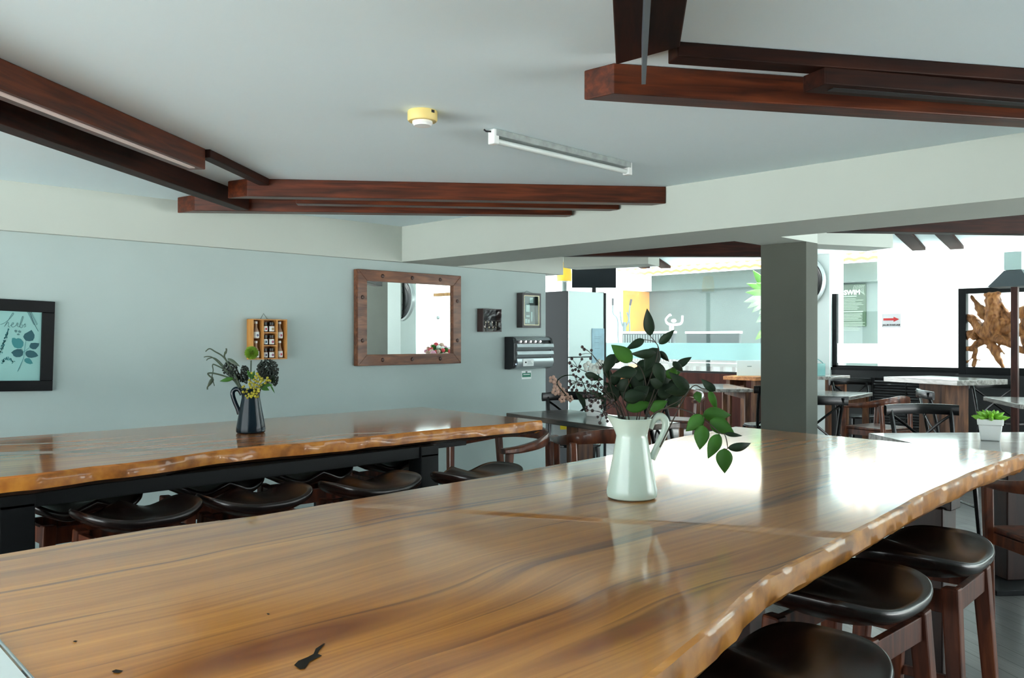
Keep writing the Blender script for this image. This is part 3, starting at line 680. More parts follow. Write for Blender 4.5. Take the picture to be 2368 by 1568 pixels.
for (bx, by, tx, ty, w, mt, cu) in ((520, 620, 310, 665, 75, m_leafb, .15), (430, 320, 620, 440, 70, m_droop, .1), (930, 740, 1060, 800, 90, m_leafb, .15), (800, 620, 730, 500, 70, m_leafb, .1), (800, 640, 840, 500, 60, m_leafb, .1), (940, 720, 1110, 720, 80, m_leafb, .2), (1080, 720, 1145, 845, 26, m_leafb, .2), (385, 260, 425, 190, 40, m_droop, .1), (215, 600, 120, 770, 52, m_droop, .25), (990, 720, 900, 760, 70, m_leafb, .2), (1130, 700, 1110, 560, 70, m_leaf, .2)):
    leaf(yp(bx, by, DN - .02), yp(tx, ty, DN - .03), w*YM, mt, mb_, cu, .2, origin=MO)
# ---------------------------------------------------------------- things on the left wall (wall face at y = WY, room side is -y)
def wthing(name, label, cat, x, z, tilt=0.0, group=None):
    t = thing(name, label, cat, (x, WY, z), 0, group); t.rotation_euler = (0, tilt, 0)
    return t
# framed print
t = wthing('framed_print', 'black framed botanical print reading herbs at the left edge of the wall', 'picture', 1.37, 1.315, math.radians(1.6))
hw, hh = .305, .268
fm_ = MB(); bw = .068
for (x0, z0, x1, z1) in ((-hw, hh - bw, hw, hh), (-hw, -hh, hw, -hh + bw*.9), (-hw, -hh + bw*.9, -hw + bw, hh - bw), (hw - bw, -hh + bw*.9, hw, hh - bw)): fm_.box(x0, -.030, z0, x1, -.001, z1)
fm_.build('frame', plain('print_frame_black', S(12, 14, 16), 0.5, spec=.2), t, bevel=.003)
MB().box(-hw + .03, -.014, -hh + .03, hw - .03, -.010, hh - .03).build('print', plain('print_teal_paper', S(142, 188, 184), 0.7, vary=0.04, scale=3), t)
def fp(x, y):   # zoomed print pixels (scale 6.033, offset 0,660) -> local x, z on the print face
    p = ony(x/6.033, 660 + y/6.033, WY - .015); v = Matrix.Rotation(-math.radians(1.6), 3, 'Y') @ (p - Vector(t.location))
    return v.x, v.z
m_t1 = plain('print_dark_teal', S(36, 84, 92), 0.7); m_t2 = plain('print_teal', S(52, 124, 128), 0.7); m_t3 = plain('print_grey', S(84, 124, 124), 0.7)
def flatpoly(pts, y=-.0150):
    P = [fp(*p) for p in pts]; a = sum(P[i][0]*P[(i+1) % len(P)][1] - P[(i+1) % len(P)][0]*P[i][1] for i in range(len(P)))
    if a < 0: P = P[::-1]
    m_ = MB(); n = len(P); m_.add([(x, y, z) for x, z in P] + [(x, -.0138, z) for x, z in P], [tuple(range(n))] + [(i, n + i, n + (i+1) % n, (i+1) % n) for i in range(n)]); return m_
for (pts, mt) in (([(325, 715), (345, 675), (400, 645), (440, 622), (460, 650), (482, 690), (480, 730), (460, 770), (410, 780), (360, 772), (335, 740)], m_t1), ([(170, 735), (200, 732), (230, 745), (250, 735), (290, 745), (328, 790), (325, 840), (300, 875), (250, 880), (200, 865), (172, 820), (163, 780)], m_t2),
                  ([(410, 850), (430, 805), (490, 800), (548, 808), (540, 845), (500, 890), (460, 892), (425, 875)], m_t1), ([(155, 938), (195, 905), (240, 888), (290, 890), (325, 930), (318, 975), (280, 1000), (225, 1002), (190, 985), (175, 955)], m_t1),
                  ([(355, 940), (372, 915), (420, 905), (470, 915), (510, 945), (535, 982), (500, 1000), (440, 1012), (390, 1005), (360, 975)], m_t1), ([(340, 1030), (370, 1014), (410, 1015), (440, 1050), (460, 1090), (420, 1100), (370, 1085), (342, 1060)], m_t2),
                  ([(198, 635), (215, 618), (240, 625), (240, 650), (218, 658)], m_t3), ([(250, 640), (270, 625), (298, 640), (290, 662), (262, 660)], m_t3), ([(235, 680), (255, 668), (278, 678), (268, 696), (242, 695)], m_t3)):
    flatpoly(pts).build('printed_leaf', mt, t)
def stroke(pts, r, mat, nm):
    P = [(fp(*p)[0], -.0150, fp(*p)[1]) for p in pts]; P = spline(P, 5); MB().tube(P, r, 5).build(nm, mat, t)
for s_ in ([(5, 545), (60, 525), (130, 470), (190, 400), (175, 388), (135, 450), (60, 575)], [(75, 560), (105, 520), (122, 525), (112, 570), (140, 582)], [(140, 560), (180, 545), (190, 522), (170, 525), (158, 560), (180, 582), (222, 560)], [(225, 560), (238, 525), (252, 530), (245, 570), (270, 580)],
           [(268, 575), (305, 500), (322, 440), (312, 435), (290, 500), (275, 575), (300, 592), (318, 565), (305, 545)], [(320, 565), (345, 538), (352, 545), (348, 560), (358, 572), (335, 585)]): stroke(s_, .0014, m_t3, 'handwriting')
stroke([(360, 780), (345, 870), (330, 1000), (290, 1100), (245, 1200)], .0013, m_t2, 'printed_stem'); stroke([(330, 930), (380, 890), (420, 860)], .0010, m_t2, 'printed_stem'); stroke([(330, 925), (290, 885)], .0010, m_t2, 'printed_stem')
stroke([(400, 350), (440, 440), (490, 560), (535, 642)], .0012, m_t1, 'printed_stem')
ndl = MB()
for k in range(13):
    x, y = 405 + k*8, 365 + k*16
    for (dx, dy) in ((-48, -26), (30, -30)):
        P = [fp(x, y), fp(x + dx*.5 - 3, y + dy*.4 - 7), fp(x + dx, y + dy), fp(x + dx*.55, y + dy*.6 + 7)]
        ndl.add([(a, -.0150, c) for a, c in P], [(0, 1, 2, 3)])
ndl.build('printed_sprig', m_t1, t)
ndl = MB()
for k in range(60):
    f_ = random.random(); x = 118 - 118*f_ + random.uniform(-24, 24)*(.3 + f_); y = 620 + 330*f_ + random.uniform(-18, 18); P = [fp(x, y - 14), fp(x + 9, y), fp(x, y + 14), fp(x - 9, y)]
    ndl.add([(a, -.0150, c) for a, c in P], [(0, 1, 2, 3)])
for k in range(50):
    a = random.uniform(PI, 2*PI); x = 110 + 100*math.cos(a)*random.uniform(.6, 1); y = 1090 + 90*math.sin(a)*random.uniform(.5, 1); P = [fp(x, y - 9), fp(x + 9, y), fp(x, y + 9), fp(x - 9, y)]
    ndl.add([(a_, -.0150, c) for a_, c in P], [(0, 1, 2, 3)])
ndl.build('printed_sprig', m_t2, t)
# bottle rack
m_pine = wood('pine', S(168, 112, 56), S(196, 138, 72), S(212, 158, 92), (30, 30, 4), 0.5); m_pined = wood('pine_back', S(120, 70, 36), S(146, 90, 50), S(168, 108, 62), (30, 30, 4), 0.6)
RX, RZ, RW, RH, RD = 2.94, 1.2045, .276, .287, .08
t = wthing('bottle_rack', 'small pine wall rack of miniature bottles and jars hung by a cord', 'rack', RX, RZ)
for (x0, x1) in ((0, .012), (RW - .012, RW)): MB().box(x0, -RD, 0, x1, 0, RH).build('side_panel', m_pine, t, bevel=.0015)
MB().box(.012, -.006, 0, RW - .012, -.0005, RH).build('back_panel', m_pined, t)
for z0 in (0, RH - .008): MB().box(.012, -RD, z0, RW - .012, -.006, z0 + .008).build('end_panel', m_pine, t)
for x0 in (.080, .190): MB().box(x0, -RD, .008, x0 + .010, -.006, RH - .008).build('divider', m_pine, t)
for z0 in (.094, .186): MB().box(.090, -RD, z0, .190, -.006, z0 + .008).build('shelf', m_pine, t)
MB().tube([(.10, -.012, RH), (.128, -.006, RH + .042), (.156, -.012, RH)], .0016, 6).build('hanging_cord', m_stem, t)
def jar_proto(tall):
    nm = 'miniature_bottle' if tall else 'miniature_jar'
    j = thing(nm, '', 'bottle' if tall else 'jar', (0, 0, 0), 0, 'miniature bottles in the pine rack' if tall else 'miniature jars in the pine rack')
    if tall:
        MB().lathe([(0.0001, 0), (.021, 0), (.023, .004), (.023, .048), (.018, .064), (.010, .082), (.009, .108), (.0001, .108)], 20).build('glass', plain('clear_bottle', S(168, 140, 120), 0.12, coat=.6), j, smooth=True)
        MB().lathe([(.0001, .108), (.012, .108), (.012, .124), (.0001, .124)], 16).build('cap', m_white, j, smooth=True); zl, rl, h = .008, .0236, .042
    else:
        MB().lathe([(0.0001, 0), (.020, 0), (.0215, .004), (.0215, .044), (.017, .052), (.0001, .052)], 20).build('glass', plain('honey_jar', S(96, 70, 54), 0.15, coat=.6), j, smooth=True)
        MB().lathe([(.0001, .052), (.0205, .052), (.0205, .070), (.0001, .070)], 18).build('cap', plain('black_lid', S(34, 38, 36), .35), j, smooth=True); zl, rl, h = .006, .0220, .036
    m_ = MB(); n = 12
    P = [(rl*math.sin(a), -rl*math.cos(a)) for a in [(-1.15 + 2.3*k/n) for k in range(n + 1)]]
    m_.add([(x, y, zl) for x, y in P] + [(x, y, zl + h) for x, y in P], [(k, k+1, n+2+k, n+1+k) for k in range(n)])
    m_.build('label_wrap', m_paper, j, smooth='all'); return j
def emblem(j, mat, tall):
    m_ = MB(); r, zc_ = (.0242, .026) if tall else (.0226, .023)
    m_.add([(r*math.sin(a)*1, -r*math.cos(a), zc_ + .009*math.sin(b)) for a, b in [(.42*math.cos(q), q) for q in [2*PI*k/14 for k in range(14)]]], [tuple(range(14))])
    m_.build('printed_emblem', mat, j)
bp, jp = jar_proto(True), jar_proto(False)
kb, kj = [], []
cols = {'red': S(190, 40, 60), 'plum': S(110, 40, 80), 'navy': S(40, 44, 90), 'teal': S(30, 84, 104), 'rose': S(170, 50, 90), 'ochre': S(160, 140, 90), 'wine': S(120, 40, 90)}
spots = [(True, .046, .146, 'navy', 'upper left miniature bottle in the pine rack, navy emblem'), (True, .046, .0085, 'plum', 'lower left miniature bottle in the pine rack, behind the allium ball'), (True, .232, .146, 'rose', 'upper right miniature bottle in the pine rack, pink emblem'), (True, .232, .0085, 'red', 'lower right miniature bottle in the pine rack, red emblem'),
         (False, .114, .1945, 'red', 'miniature jar with red emblem, top shelf left in the pine rack'), (False, .166, .1945, 'ochre', 'miniature jar with ochre emblem, top shelf right in the pine rack'), (False, .114, .1025, 'teal', 'miniature jar with teal emblem, middle shelf left in the pine rack'), (False, .166, .1025, 'rose', 'miniature jar with pink emblem, middle shelf right in the pine rack'), (False, .114, .0085, 'navy', 'miniature jar with navy emblem, bottom shelf left in the pine rack'), (False, .166, .0085, 'wine', 'miniature jar with purple emblem, bottom shelf right in the pine rack')]
made = []
for (tall, x, z, cn, lab) in spots:
    made.append((place(bp if tall else jp, kb if tall else kj, (RX + x, WY - .046, RZ + z), 0, lab), cn, tall))
for j, cn, tall in made: emblem(j, plain('emblem_' + cn, cols[cn], .6), tall)
# mirror
t = wthing('wall_mirror', 'large mirror in a studded brown timber frame on the pale wall', 'mirror', 4.381, 1.518)
m_mf = wood('mirror_frame_wood', S(78, 46, 32), S(112, 70, 48), S(140, 92, 62), (5, 30, 30), 0.45, .2); hw, hh, bw = .537, .379, .088
for nm, P in (('top', [(-hw, hh), (hw, hh), (hw - bw, hh - bw), (-hw + bw, hh - bw)]), ('bottom', [(-hw, -hh), (hw, -hh), (hw - bw, -hh + bw), (-hw + bw, -hh + bw)]), ('left', [(-hw, hh), (-hw, -hh), (-hw + bw, -hh + bw), (-hw + bw, hh - bw)]), ('right', [(hw, hh), (hw, -hh), (hw - bw, -hh + bw), (hw - bw, hh - bw)])):
    m_ = MB().prism(P, .001, .058); m_.v = [(x, -z, y) for x, y, z in m_.v]; m_.f = [tuple(reversed(f)) for f in m_.f] if False else m_.f
    m_.build('frame_rail', m_mf, t, bevel=.003)
MB().box(-hw + bw - .01, -.034, -hh + bw - .01, hw - bw + .01, -.030, hh - bw + .01).build('mirror_glass', plain('silvered_glass', (.88, .92, .91, 1), 0.0, metal=1.0), t)
for (x, z) in [(-.30, hh - bw/2), (0, hh - bw/2), (.30, hh - bw/2), (-.30, -hh + bw/2), (0, -hh + bw/2), (.30, -hh + bw/2), (-hw + bw/2, .16), (-hw + bw/2, -.18), (hw - bw/2, .16), (hw - bw/2, -.18)]:
    o = MB().lathe([(.0001, -.010), (.012, -.008), (.016, -.002), (.016, 0)], 16, axis='y').build('stud', plain('stud_bronze', S(60, 40, 34), 0.35, metal=.5), t, smooth=True); o.location = (x, -.058, z)
# two shadow boxes
t = wthing('cutlery_box', 'small shadow box of spoons under crinkled clear film, right of the mirror', 'shadow box', 5.16, 1.415)
W_, H_, D_ = .232, .205, .075; m_bx = plain('box_brown', S(62, 44, 42), .5)
for b4 in ((0, 0, .008, H_), (W_ - .008, 0, W_, H_), (.008, 0, W_ - .008, .008), (.008, H_ - .008, W_ - .008, H_)): MB().box(b4[0], -D_, b4[1], b4[2], -.0005, b4[3]).build('side_panel', m_bx, t)
MB().box(.008, -.008, .008, W_ - .008, -.0005, H_ - .008).build('back_panel', plain('box_back', S(46, 40, 42), .7), t)
for z0 in (.052, .098): MB().box(.008, -D_ + .01, z0, W_ - .008, -.008, z0 + .003).build('shelf', m_bx, t)
film = MB(); n_ = 10
for i in range(n_ + 1):
    for k in range(n_ + 1): film.v.append((.004 + (W_ - .008)*i/n_, -D_ - .002 - random.uniform(0, .010), .004 + (H_ - .008)*k/n_))
film.f = [(i*(n_+1)+k, (i+1)*(n_+1)+k, (i+1)*(n_+1)+k+1, i*(n_+1)+k+1) for i in range(n_) for k in range(n_)]
film.build('film', m_cglass, t)
m_sp = plain('spoon_metal', S(178, 150, 124), .25, metal=.8)
for i in range(10):
    o = thing('spoon', 'small metal spoon standing in the film covered shadow box', 'spoon', (5.16 + .022 + (i % 5)*.045, WY - .035, 1.415 + (.009 if i < 5 else .056)), 0, 'spoons in the shadow box')
    o.rotation_euler = (0, random.uniform(-.18, .18), 0)
    MB().tube([(0, 0, .0), (0, 0, .026)], .003, 6).build('shank', m_sp, o); MB().ball((0, 0, .032), .009, 10, 6, (1, .4, 1.1)).build('bowl', plain('spoon_bowl', S(196, 176, 160), .2, metal=.8), o, smooth='all')
t = wthing('shadow_box', 'deep dark framed shadow box of pale paper scraps, hung by a wire near the fridge', 'shadow box', 5.663, 1.456)
W_, H_, D_ = .252, .325, .075
for b4 in ((0, 0, .022, H_), (W_ - .022, 0, W_, H_), (.022, 0, W_ - .022, .022), (.022, H_ - .022, W_ - .022, H_)): MB().box(b4[0], -D_, b4[1], b4[2], -.0005, b4[3]).build('frame_rail', plain('box_dark', S(58, 52, 52), .4), t, bevel=.002)
for b4 in ((.022, .022, .030, H_ - .022), (W_ - .030, .022, W_ - .022, H_ - .022), (.030, .022, W_ - .030, .030), (.030, H_ - .030, W_ - .030, H_ - .022)): MB().box(b4[0], -D_ + .001, b4[1], b4[2], -D_ + .012, b4[3]).build('gilt_slip', plain('gilt', S(222, 214, 178), .35), t)
MB().box(.022, -.02, .022, W_ - .022, -.0005, H_ - .022).build('back_panel', plain('box_grey', S(92, 104, 104), .7), t)
for (x0, z0, x1, z1) in ((.04, .24, .085, .28), (.045, .175, .08, .205), (.10, .15, .15, .22), (.15, .235, .20, .285), (.10, .10, .15, .118), (.04, .05, .075, .11), (.09, .045, .118, .085), (.125, .045, .15, .08), (.17, .06, .185, .15)):
    MB().box(x0, -.024, z0, x1, -.02, z1).build('paper_scrap', plain('pale_scrap', S(178, 200, 198), .8), t)
MB().box(.022, -D_ + .005, .022, W_ - .022, -D_ + .007, H_ - .022).build('pane', m_glass, t)
MB().tube([(.07, -.03, H_), (.126, -.006, H_ + .022), (.19, -.03, H_)], .0012, 5).build('hanging_wire', m_ink, t)
# wall appliance with louvres
t = wthing('wall_appliance', 'black and silver wall appliance with louvres and five small white lamps', 'appliance', 5.502, 1.070)
W_, H_, D_ = .530, .300, .13
pf = [(-.0005, .0), (-.06, 0), (-.10, .01), (-.118, .03), (-.125, .09), (-.125, .24), (-.11, .285), (-.08, .30), (-.0005, .30)]
def sidep(x0, x1, prof, grow=0):
    m_ = MB(); n = len(prof); m_.v = [(x0, y, z) for y, z in prof] + [(x1, y, z) for y, z in prof]
    m_.f = [tuple(range(n)), tuple(reversed(range(n, 2*n)))] + [(i, n + i, n + (i+1) % n, (i+1) % n) for i in range(n)]; return m_
m_ap = plain('appliance_black', S(20, 22, 26), .35); m_si = plain('appliance_silver', S(168, 176, 178), .3, metal=.7)
for x0 in (0, W_ - .03): sidep(x0, x0 + .03, pf).build('end_cap', m_ap, t, bevel=.003)
sidep(.03, W_ - .03, [(y*.86, z) for y, z in pf]).build('housing', m_ap, t)
sidep(.035, W_ - .035, [(-.05, .302), (-.105, .292), (-.122, .270), (-.118, .266), (-.10, .284), (-.05, .296)]).build('top_cover', m_si, t, smooth=True)
for k in range(2):
    z0 = .175 - k*.068
    sidep(.030, W_ - .006, [(-.110, z0 + .064), (-.134, z0 + .060), (-.140, z0 + .030), (-.124, z0 + .004), (-.110, z0)]).build('louvre', m_si, t, smooth=True)
sidep(.030, W_ - .010, [(-.110, .104), (-.134, .100), (-.142, .06), (-.122, .016), (-.08, .002), (-.08, .03)]).build('lower_cover', m_si, t, smooth=True)
for k in range(5): MB().ball((.105 + k*.066, -.112, .256), .009, 10, 6, (1, .5, 1)).build('lamp', plain('appliance_lamp', (1, 1, 1, 1), .5, emit=(1, 1, 1, 1), estr=2.2), t, smooth='all')
m_ = MB().box(.10, -.1432, .03, .24, -.1405, .095); m_.build('notice_card', m_paper, t); MB().box(.125, -.1440, .058, .145, -.1430, .072).build('printed_mark', m_ink, t)
for k in range(3): MB().box(.155, -.1440, .048 + k*.012, .225 - k*.012, -.1430, .052 + k*.012).build('printed_line', plain('print_grey_line', S(140, 150, 150), .7), t)
MB().ball((.028, -.118, .05), .005, 8, 6).build('indicator', plain('blue_led', S(140, 200, 255), .4, emit=(.4, .7, 1, 1), estr=2), t)
p = ony(1206, 877, WY); q = ony(1228, 857, WY)
t = wthing('safety_sign', 'small green and white notice stuck to the wall under the louvred appliance', 'notice', p.x, p.z)
w_, h_ = q.x - p.x, q.z - p.z
MB().box(0, -.003, 0, w_, -.0005, h_).build('card', m_paper, t); MB().box(.006, -.0042, .018, w_ - .006, -.003, h_*.74).build('green_field', plain('notice_green', S(30, 120, 96), .6), t); MB().box(.02, -.0048, .04, w_ - .02, -.0042, .046).build('printed_line', m_paper, t)
MB().box(w_*.4, -.0046, h_*.72, w_*.58, -.003, h_*.95).build('printed_mark', plain('notice_grey', S(110, 120, 120), .6), t)
# ---------------------------------------------------------------- fridge and television
m_fr = plain('fridge_steel', S(196, 214, 212), .42, metal=.35); m_frs = plain('fridge_side', S(26, 31, 33), .6, spec=.25)
t = thing('fridge', 'tall grey fridge with a pale front, standing past the wall end', 'fridge', (6.46, 5.654, 0))
FW, FD, FH = .60, .62, 1.835
MB().box(0, .012, .03, FW, FD, FH).build('body', m_frs, t, bevel=.006)
MB().box(.003, 0, .05, FW - .045, .011, 1.16).build('door', m_fr, t, bevel=.002); MB().box(.003, 0, 1.17, FW - .045, .011, FH).build('door', m_fr, t, bevel=.002)
MB().box(FW - .045, .004, .05, FW - .03, .0115, FH).build('grip_channel', m_ink, t); MB().box(FW - .03, .0, .05, FW, .0115, FH).build('edge_trim', m_frs, t)
MB().box(.05, .06, 0, FW - .05, FD - .05, .03).build('plinth', m_ink, t)
t2 = thing('memo_sheet', 'pale blue plastic-covered sheet taped to the fridge front', 'sheet', (6.46 + .36, 5.654, 1.10))
MB().box(0, -.006, 0, .20, -.001, .36).build('sheet', plain('sheet_blue', S(150, 190, 205), .35, vary=.15, scale=8), t2)
for z0, w0 in ((.25, .13), (.27, .16), (.21, .10), (.15, .12)): MB().box(.04, -.0068, z0, .04 + w0*.7, -.006, z0 + .004).build('printed_line', plain('sheet_line', S(120, 150, 170), .6), t2)
c = at(1378, 672, 8.72); 
t = thing('television', 'flat black television standing on top of the fridge', 'television', (7.01, 5.78, FH), math.radians(-42))
MB().box(-.235, -.012, .058, .235, .012, .325).build('screen', plain('screen_black', S(14, 22, 28), .25), t, bevel=.003)
MB().box(-.10, -.05, 0, .10, .05, .008).build('base', m_ink, t); MB().box(-.02, -.008, .008, .02, .008, .09).build('neck', m_ink, t)
# ---------------------------------------------------------------- chairs
def sweep(pts, ws, hs, mb=None):
    """rectangular section swept along pts; w across, h upright"""
    P = [Vector(p) for p in pts]; n = len(P); mb = mb or MB(); vs = []
    for i, p in enumerate(P):
        d = P[min(i+1, n-1)] - P[max(i-1, 0)]; d.z = 0; d.normalize(); a = Vector((d.y, -d.x, 0)); w, h = ws[i]/2, hs[i]/2
        for sa, sb in ((-.6,-1),(.6,-1),(1,-.5),(1,.5),(.6,1),(-.6,1),(-1,.5),(-1,-.5)): vs.append(p + a*sa*w + Vector((0,0,sb*h)))
    fs = [tuple(range(8)), tuple(reversed(range((n-1)*8, n*8)))] + [(i*8+k, (i+1)*8+k, (i+1)*8+(k+1)%8, i*8+(k+1)%8) for i in range(n-1) for k in range(8)]
    return mb.add(vs, fs)
ac = thing('armchair', '', 'chair', (0, 0, 0), 0, 'wooden armchairs with curved arms')
MB().prism([(-.25, .24), (.25, .24), (.22, -.22), (-.22, -.22)], .43, .455).build('seat', m_arm, ac, bevel=.008)
for sx in (-1, 1):
    MB().bar((sx*.245, .225, 0), (sx*.275, .20, .655), .032, .036, .040, .046, up=(1,0,0)).build('leg', m_arm, ac, bevel=.008)
    MB().bar((sx*.205, -.24, 0), (sx*.235, -.20, .69), .032, .036, .038, .046, up=(1,0,0)).build('leg', m_arm, ac, bevel=.008)
    MB().bar((sx*.240, .20, .40), (sx*.208, -.20, .40), .022, .055).build('apron', m_arm, ac, bevel=.002)
for y in (.215, -.215): MB().bar((-.235, y, .40), (.235, y, .40), .022, .055).build('apron', m_arm, ac, bevel=.002)
R_ = spline([(-.275, .265, .672), (-.285, .12, .672), (-.272, -.07, .690), (-.20, -.215, .718), (0, -.27, .735), (.20, -.215, .718), (.272, -.07, .690), (.285, .12, .672), (.275, .265, .672)], 6)
n_ = len(R_) - 1
sweep(R_, [.026 + .040*abs(2*i/n_ - 1)**2 for i in range(n_+1)], [.032 + .062*(1 - abs(2*i/n_ - 1))**1.2 for i in range(n_+1)]).build('back_rail', m_arm, ac, smooth=True)
xc = thing('cross_back_chair', '', 'chair', (0, 0, 0), 0, 'black cross-back chairs')
seat_p = [(.215*math.copysign(abs(math.cos(t))**.7, math.cos(t)), .20*math.copysign(abs(math.sin(t))**.7, math.sin(t))) for t in [2*PI*k/28 for k in range(28)]]
MB().prism(seat_p, .44, .465).build('seat', m_blk, xc, bevel=.006)
for sx in (-1, 1):
    MB().tube(spline([(sx*.185, -.20, 0), (sx*.185, -.185, .25), (sx*.190, -.175, .46), (sx*.205, -.215, .68), (sx*.215, -.27, .865)], 5), .0165, 8).build('back_leg', m_blk, xc, smooth=True)
    MB().tube([(sx*.19, .19, 0), (sx*.17, .155, .44)], [.014, .018], 8).build('front_leg', m_blk, xc, smooth=True)
    MB().tube(spline([(sx*.195, -.185, .48), (sx*.05, -.235, .60), (-sx*.12, -.25, .74), (-sx*.205, -.245, .80)], 5), .011, 6, sx=.55).build('cross_bar', m_blk, xc, smooth=True)
    MB().tube([(sx*.183, .175, .22), (sx*.185, -.185, .22)], .009, 6).build('stretcher', m_blk, xc)
R_ = spline([(-.262, -.235, .838), (-.17, -.275, .842), (0, -.305, .845), (.17, -.275, .842), (.262, -.235, .838)], 5)
sweep(R_, [.026]*len(R_), [.074]*len(R_)).build('top_rail', m_blk, xc, smooth=True)
def g2(u, d): p = at(u, CV, d); return (p.x, p.y, 0)
def face(deg): return math.radians(deg)        # 0: sitter faces +Y ... 
ua, ux = [], []
# rz so that the sitter looks towards the camera (view direction is 45 deg): -Y_cam
TOCAM = math.radians(135)
for (u, d, rz, lab) in ((1160, 5.52, PI/2, 'wooden armchair at the end of the far slab table, its posts below the corner'),
                        (1392, 5.66, -PI/4 + .12, 'dark wooden armchair tucked under the dark table behind the white pitcher'),
                        (1566, 9.6, TOCAM - .5, 'wooden armchair with a white-gleaming seat, seen behind the leafy branches'),
                        (2030, 8.75, -PI/4 + .55, 'wooden armchair with curved arms right of the grey column'),
                        (2480, 3.86, -PI/4, 'wooden armchair cut by the right edge of the picture, beside the pedestal')):
    place(ac, ua, g2(u, d), rz, lab)
for (u, d, rz, lab) in ((1330, 7.30, TOCAM + .05, 'black cross-back chair before the fridge, behind the dark table'),
                        (1588, 6.55, PI + .25, 'black cross-back chair beside the dark table, low behind the leafy branches'),
                        (1772, 8.9, -PI/4 + .2, 'black cross-back chair half hidden by the left side of the grey column'),
                        (1868, 7.3, -PI/4 - .1, 'black cross-back chair of which only an edge shows right of the column'),
                        (1990, 9.9, TOCAM + .1, 'black cross-back chair under the left end of the bright window'),
                        (2168, 5.88, TOCAM - .03, 'black cross-back chair facing out behind the succulent table'),
                        (2206, 7.85, math.radians(-148), 'black cross-back chair with a worn back rail, above the succulent pot'),
                        (2322, 9.15, TOCAM - .1, 'black cross-back chair below the lamp post at the right edge'),
                        ):
    place(xc, ux, g2(u, d), rz, lab)
# ---------------------------------------------------------------- dining tables
def dtable(label, centre, length, width, ang, h=.75, ped=((0, 0),), th=.04, tm=None, legs=False, pedw=.15):
    t = thing('dining_table', label, 'table', (centre[0], centre[1], 0), ang, 'dining tables by the window')
    MB().box(-length/2, -width/2, h - th, length/2, width/2, h).build('tabletop', tm or m_dtab, t, bevel=.005)
    if legs:
        for sx, sy in corn: MB().box(sx*(length/2 - .06) - .03, sy*(width/2 - .06) - .03, 0, sx*(length/2 - .06) + .03, sy*(width/2 - .06) + .03, h - th).build('leg', m_ped, t, bevel=.004)
        for sy in (-1, 1): MB().box(-length/2 + .09, sy*(width/2 - .06) - .012, h - th - .09, length/2 - .09, sy*(width/2 - .06) + .012, h - th).build('apron', m_ped, t)
    else:
        for (x, y) in ped:
            MB().box(x - pedw/2, y - pedw/2, .03, x + pedw/2, y + pedw/2, h - th).build('pedestal', m_ped if pedw > .13 else m_dleg, t, bevel=.006)
            MB().box(x - .24, y - .24, .0, x + .24, y + .24, .03).build('base_plate', m_black, t, bevel=.004)
    return t
m_gtab = wood('worn_table_wood', S(104, 100, 96), S(142, 138, 132), S(178, 174, 168), (4, 26, 26), 0.22, .6, .1)
dtable('dark wooden table with a flower pot, behind the white pitcher near the fridge', (5.02, 4.20), 1.36, .62, math.atan2(-1, -.22), ped=((-.1, 0),))
p = onz(1693, 901, .75); dtable('table with a bright white top left of the grey column', (9.45, 5.85), 1.2, .7, PI/4, tm=m_gtab, legs=True)
p = onz(1956, 917, .75); dtable('small table just right of the grey column, its worn top gleaming', (p.x + .40, p.y + .42), .85, .8, .12, tm=m_gtab, legs=True)
ang = -PI/4 + .06
t4 = dtable('worn grey table carrying the succulent pot, beyond the end of the near slab', (5.45, 1.407), 1.10, 1.24, ang, tm=m_gtab, ped=((-.10, -.12),), pedw=.13)
dtable('grey-topped table at the right edge, behind the succulent', (8.73, 1.97), 1.0, .8, math.atan2(-.53, -.85), h=.80, tm=m_gtab, pedw=.14)
B_ = onz(2214, 880, .93); L_ = onz(2043, 871, .93); d_ = (L_ - B_); c_ = (L_ + B_)/2 + Vector((d_.y, -d_.x, 0)).normalized()*.36
dtable('tall pedestal table with a thick pale top under the bright window', (c_.x, c_.y), d_.length, .72, math.atan2(d_.y, d_.x), h=.93, th=.055, tm=m_gtab, pedw=.34)
p = onz(1918, 870, .89); tb = dtable('side table holding the teal basket beside the pilaster', (p.x + .12, p.y + .22), .55, .62, 0, h=.89, tm=m_gtab, legs=True); TB = p
p = at(1712, 866, 11.2); dtable('orange-edged wooden stand under the left window, by the menu holder', (10.60, 5.99), .5, .50, 0, h=.84, th=.05, tm=wood('orange_top', S(140, 84, 40), S(178, 112, 56), S(200, 136, 76), (4, 20, 20), .4), legs=True)
# small things on the tables
def pot(label, loc, r, h, square=False, mat=m_white):
    t = thing('plant_pot', label, 'pot', loc, math.radians(16) if square else 0)
    if square:
        a, b_ = r*.74, r*.93
        sq = lambda q: [(-q, -q), (q, -q), (q, q), (-q, q)]
        MB().prism(sq(a), 0, h*.70, sq(b_)).prism(sq(b_ + .005), h*.70, h*.97, sq(r + .003)).build('body', mat, t, bevel=.006)
        MB().prism(sq(r - .008), h*.975, h*.99).build('soil', m_stem, t)
    else:
        MB().lathe([(.0001, 0), (r*.76, 0), (r, h), (r - .006, h), (r - .010, h - .015), (.0001, h - .015)], 28).build('body', mat, t, smooth=True)
    return t
pp = onz(2290, 1018, .75)
pot('white square-rimmed pot of bright green succulent on the worn grey table', (pp.x, pp.y, .751), .067, .130, True)
su = thing('succulent', 'bright green pointed succulent growing in the white square-rimmed pot', 'plant', (pp.x, pp.y, .865))
m_su = plain('succulent_green', S(128, 190, 50), .4, vary=.25, scale=30)
